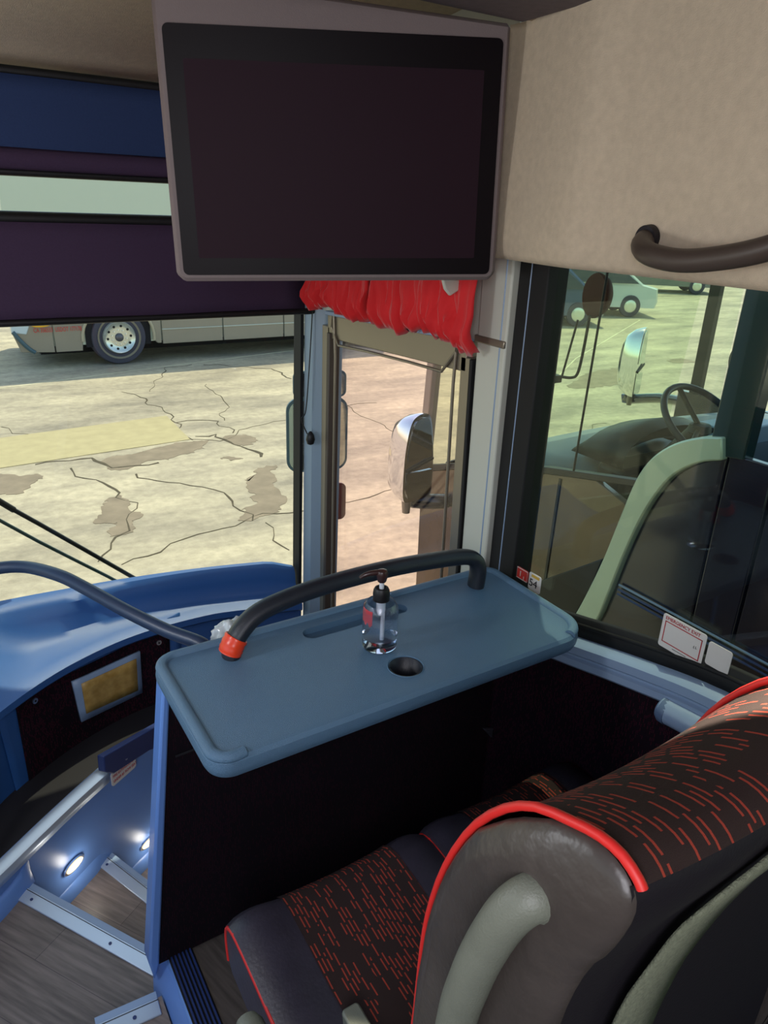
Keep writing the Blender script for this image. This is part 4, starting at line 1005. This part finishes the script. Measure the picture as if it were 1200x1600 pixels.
# its chrome mirrors (held by the coach, seen apart from it)
def chrome_mirror(name, label, c, w, h, yaw, arm, parent_thing=None):
    t = thing(name, label, 'mirror', c)
    R = Matrix.Rotation(yaw, 3, 'Z')
    q = lambda a, b, d: Vector(c) + R @ Vector((a, d, b))
    # outline narrow at the top, wide below
    ol = [(-.30, -.5), (.38, -.5), (.50, -.42), (.50, -.10), (.44, .20), (.34, .42), (.18, .5), (-.10, .5), (-.32, .42), (-.46, .15), (-.50, -.15), (-.48, -.42)]
    ol = [(p.x * w, p.y * h) for p in cat_([(a, b, 0) for a, b in ol], 4, True)]
    rows = []
    for k, d in ((.15, .19), (.5, .18), (.78, .145), (.93, .085), (1.0, .02), (1.0, 0), (.93, -.002)): rows.append([q(a * k, b * k, d) for a, b in ol])
    grid('chrome_shell', rows, M['chrome'], t, closed_u=True, caps=True, uv=False, ang=60)
    up = [(a * .84, b) for a, b in ol if b > -.06 * h]; up = sorted(set([(round(a, 4), round(b * .92, 4)) for a, b in up]), key=lambda s: math.atan2(s[1] - .15 * h, s[0]))
    prism('upper_glass', [q(a, b, -.004) for a, b in up], q(0, 0, -.004) - q(0, 0, 0), M['mirror'], t)
    lo = [(a * .84, b * .92) for a, b in ol if b < -.12 * h]; lo = sorted(lo, key=lambda s: math.atan2(s[1] + .3 * h, s[0]))
    prism('lower_glass', [q(a, b, -.004) for a, b in lo], q(0, 0, -.006) - q(0, 0, 0), M['mirror'], t)
    prism('divider', [q(-.42 * w, -.13 * h, -.004), q(.44 * w, -.05 * h, -.004), q(.44 * w, -.025 * h, -.004), q(-.42 * w, -.10 * h, -.004)], q(0, 0, -.012) - q(0, 0, 0), M['black'], t)
    tube('arm', [q(.02 * w, -.50 * h, .05), q(.15 * w, -.57 * h, .06)] + arm, .045, M['cnavy'], t, 12, sm=3)
    prism('arm_bracket', [q(-.05 * w, -.5 * h, .03), q(.5 * w, -.5 * h, .03), q(.5 * w, -.62 * h, .03), q(.3 * w, -.66 * h, .03)], q(0, 0, .1) - q(0, 0, 0), mat('blue grey bracket', '5a6488', .3, metal=.4), t, .01)
    lathe('bulb_cap', [(0, -.07), (.022, -.065), (.028, 0), (.026, .04)], mat('grey cap', '8a8078', .3, metal=.5), t, q(-.22 * w, -.52 * h, .03)); fix(t)
    return t
c = P(655, 716, x=2.30)
chrome_mirror('chrome_mirror', 'chrome backed coach mirror seen through the door glass', c, .25, .50, math.radians(14), [P(695, 783, x=2.5), P(712, 778, x=2.66), P(728, 790, x=2.74)])
c = P(1001, 567, x=5.6)
chrome_mirror('chrome_mirror', 'narrow chrome coach mirror beyond the steering wheel', c, .24, .62, math.radians(25), [P(1030, 622, x=5.5), P(1080, 630, x=5.3)])
c = P(926, 462, x=3.0)
dm = thing('cross_view_mirror', 'dark red oval mirror on a thin rod high in the side window', 'mirror', c)
rows = []
for k, d in ((.1, .10), (.5, .085), (.85, .05), (1, .0), (.95, -.01)): rows.append([c + Vector((.02 + d, 0, 0)) + Vector((0, -a * k, b * k)) for a, b in ell(0, 0, .085, .115)])
grid('oval_shell', rows, mat('dark red brown shell', '4a1c18', .6, spec=.2), dm, closed_u=True, caps=True, uv=False)
tube('rod', [c + Vector((0, 0, -.1)), P(912, 545, x=3.02), P(903, 582, x=3.02), P(893, 590, x=3.02), P(872, 588, x=2.98)], .008, M['black'], dm, 8)
tube('rod', [P(903, 500, x=2.9), P(886, 560, x=2.9), P(878, 588, x=2.9)], .006, M['black'], dm, 8)
box('rod_clamp', tuple(P(862, 590, x=2.9) - Vector((.03, .05, .02))), tuple(P(862, 590, x=2.9) + Vector((.03, .05, .02))), M['black'], dm, .005)
fix(dm)

# ================================================================ cars far across the yard
def car(label, c, rot, col, L=4.6, w=1.85, h=1.65):
    t = thing('car', label, 'car', c); R = Matrix.Rotation(rot, 3, 'Z'); c = Vector(c)
    q = lambda x, y, z: c + R @ Vector((x, y, z))
    pa = mat('car paint ' + col, col, .25, coat=.6)
    pr_ = [(-.5, .30), (-.49, .62), (-.44, .86), (-.30, .92), (-.22, 1.0), (-.10, h), (.22, h), (.40, 1.0), (.49, .90), (.5, .5), (.49, .30)]
    rows = []
    for s, k, kz in ((-.5, .97, .97), (-.46, 1, 1), (-.2, 1, 1.01), (.2, 1, 1.01), (.46, 1, 1), (.5, .97, .97)):
        rows.append([q(a * L * k, (s * (1 if z < 1.0 else .86)) * w, z * kz if z > .5 else z) for a, z in pr_])
    grid('body', rows, pa, t, closed_u=True, caps=True, uv=False, ang=30)
    gm = M['cnavy']
    for s in (-1, 1):
        prism('side_glass', [q(-.20 * L, s * w * .475, 1.03), q(-.095 * L, s * w * .445, h - .08), q(.20 * L, s * w * .445, h - .08), q(.36 * L, s * w * .475, 1.03)], R @ Vector((0, s * .01, 0)), gm, t)
        for a in (-.31, .32):
            o = lathe('tyre', [(.2, -.11), (.32, -.1), (.34, -.05), (.34, .05), (.32, .1), (.2, .11)], M['tyre'], t, (0, 0, 0), 'y', 24, caps=False)
            o.data.transform(Matrix.Translation(q(a * L, s * w * .45, .34)) @ R.to_4x4())
            o2 = lathe('alloy_rim', [(0, s * .10), (.12, s * .11), (.21, s * .09), (.22, s * .05)], M['rim'], o, (0, 0, 0), 'y', 20); o2.data.transform(Matrix.Translation(q(a * L, s * w * .45, .34)) @ R.to_4x4())
    fix(t); return t
pc = P(1050, 458, z=G); car('grey SUV parked at the far edge, rightmost in the side window', (pc.x, pc.y + 1, G), math.radians(-38), '6c6a60', 4.9)
pc = P(925, 492, z=G); car('white car parked beyond the dark red oval mirror', (pc.x, pc.y + .8, G), math.radians(-32), 'd8dad6', 4.8)
pc = P(1000, 446, z=G); car('maroon car behind the white car at the far edge', (pc.x + 4, pc.y + 6, G), math.radians(-40), '6a3028', 4.6)
pc = P(850, 515, z=G); car('dark blue car parked nearest, beside the black window post', (pc.x + .6, pc.y + 1.6, G), math.radians(-30), '2c3c66', 4.4)
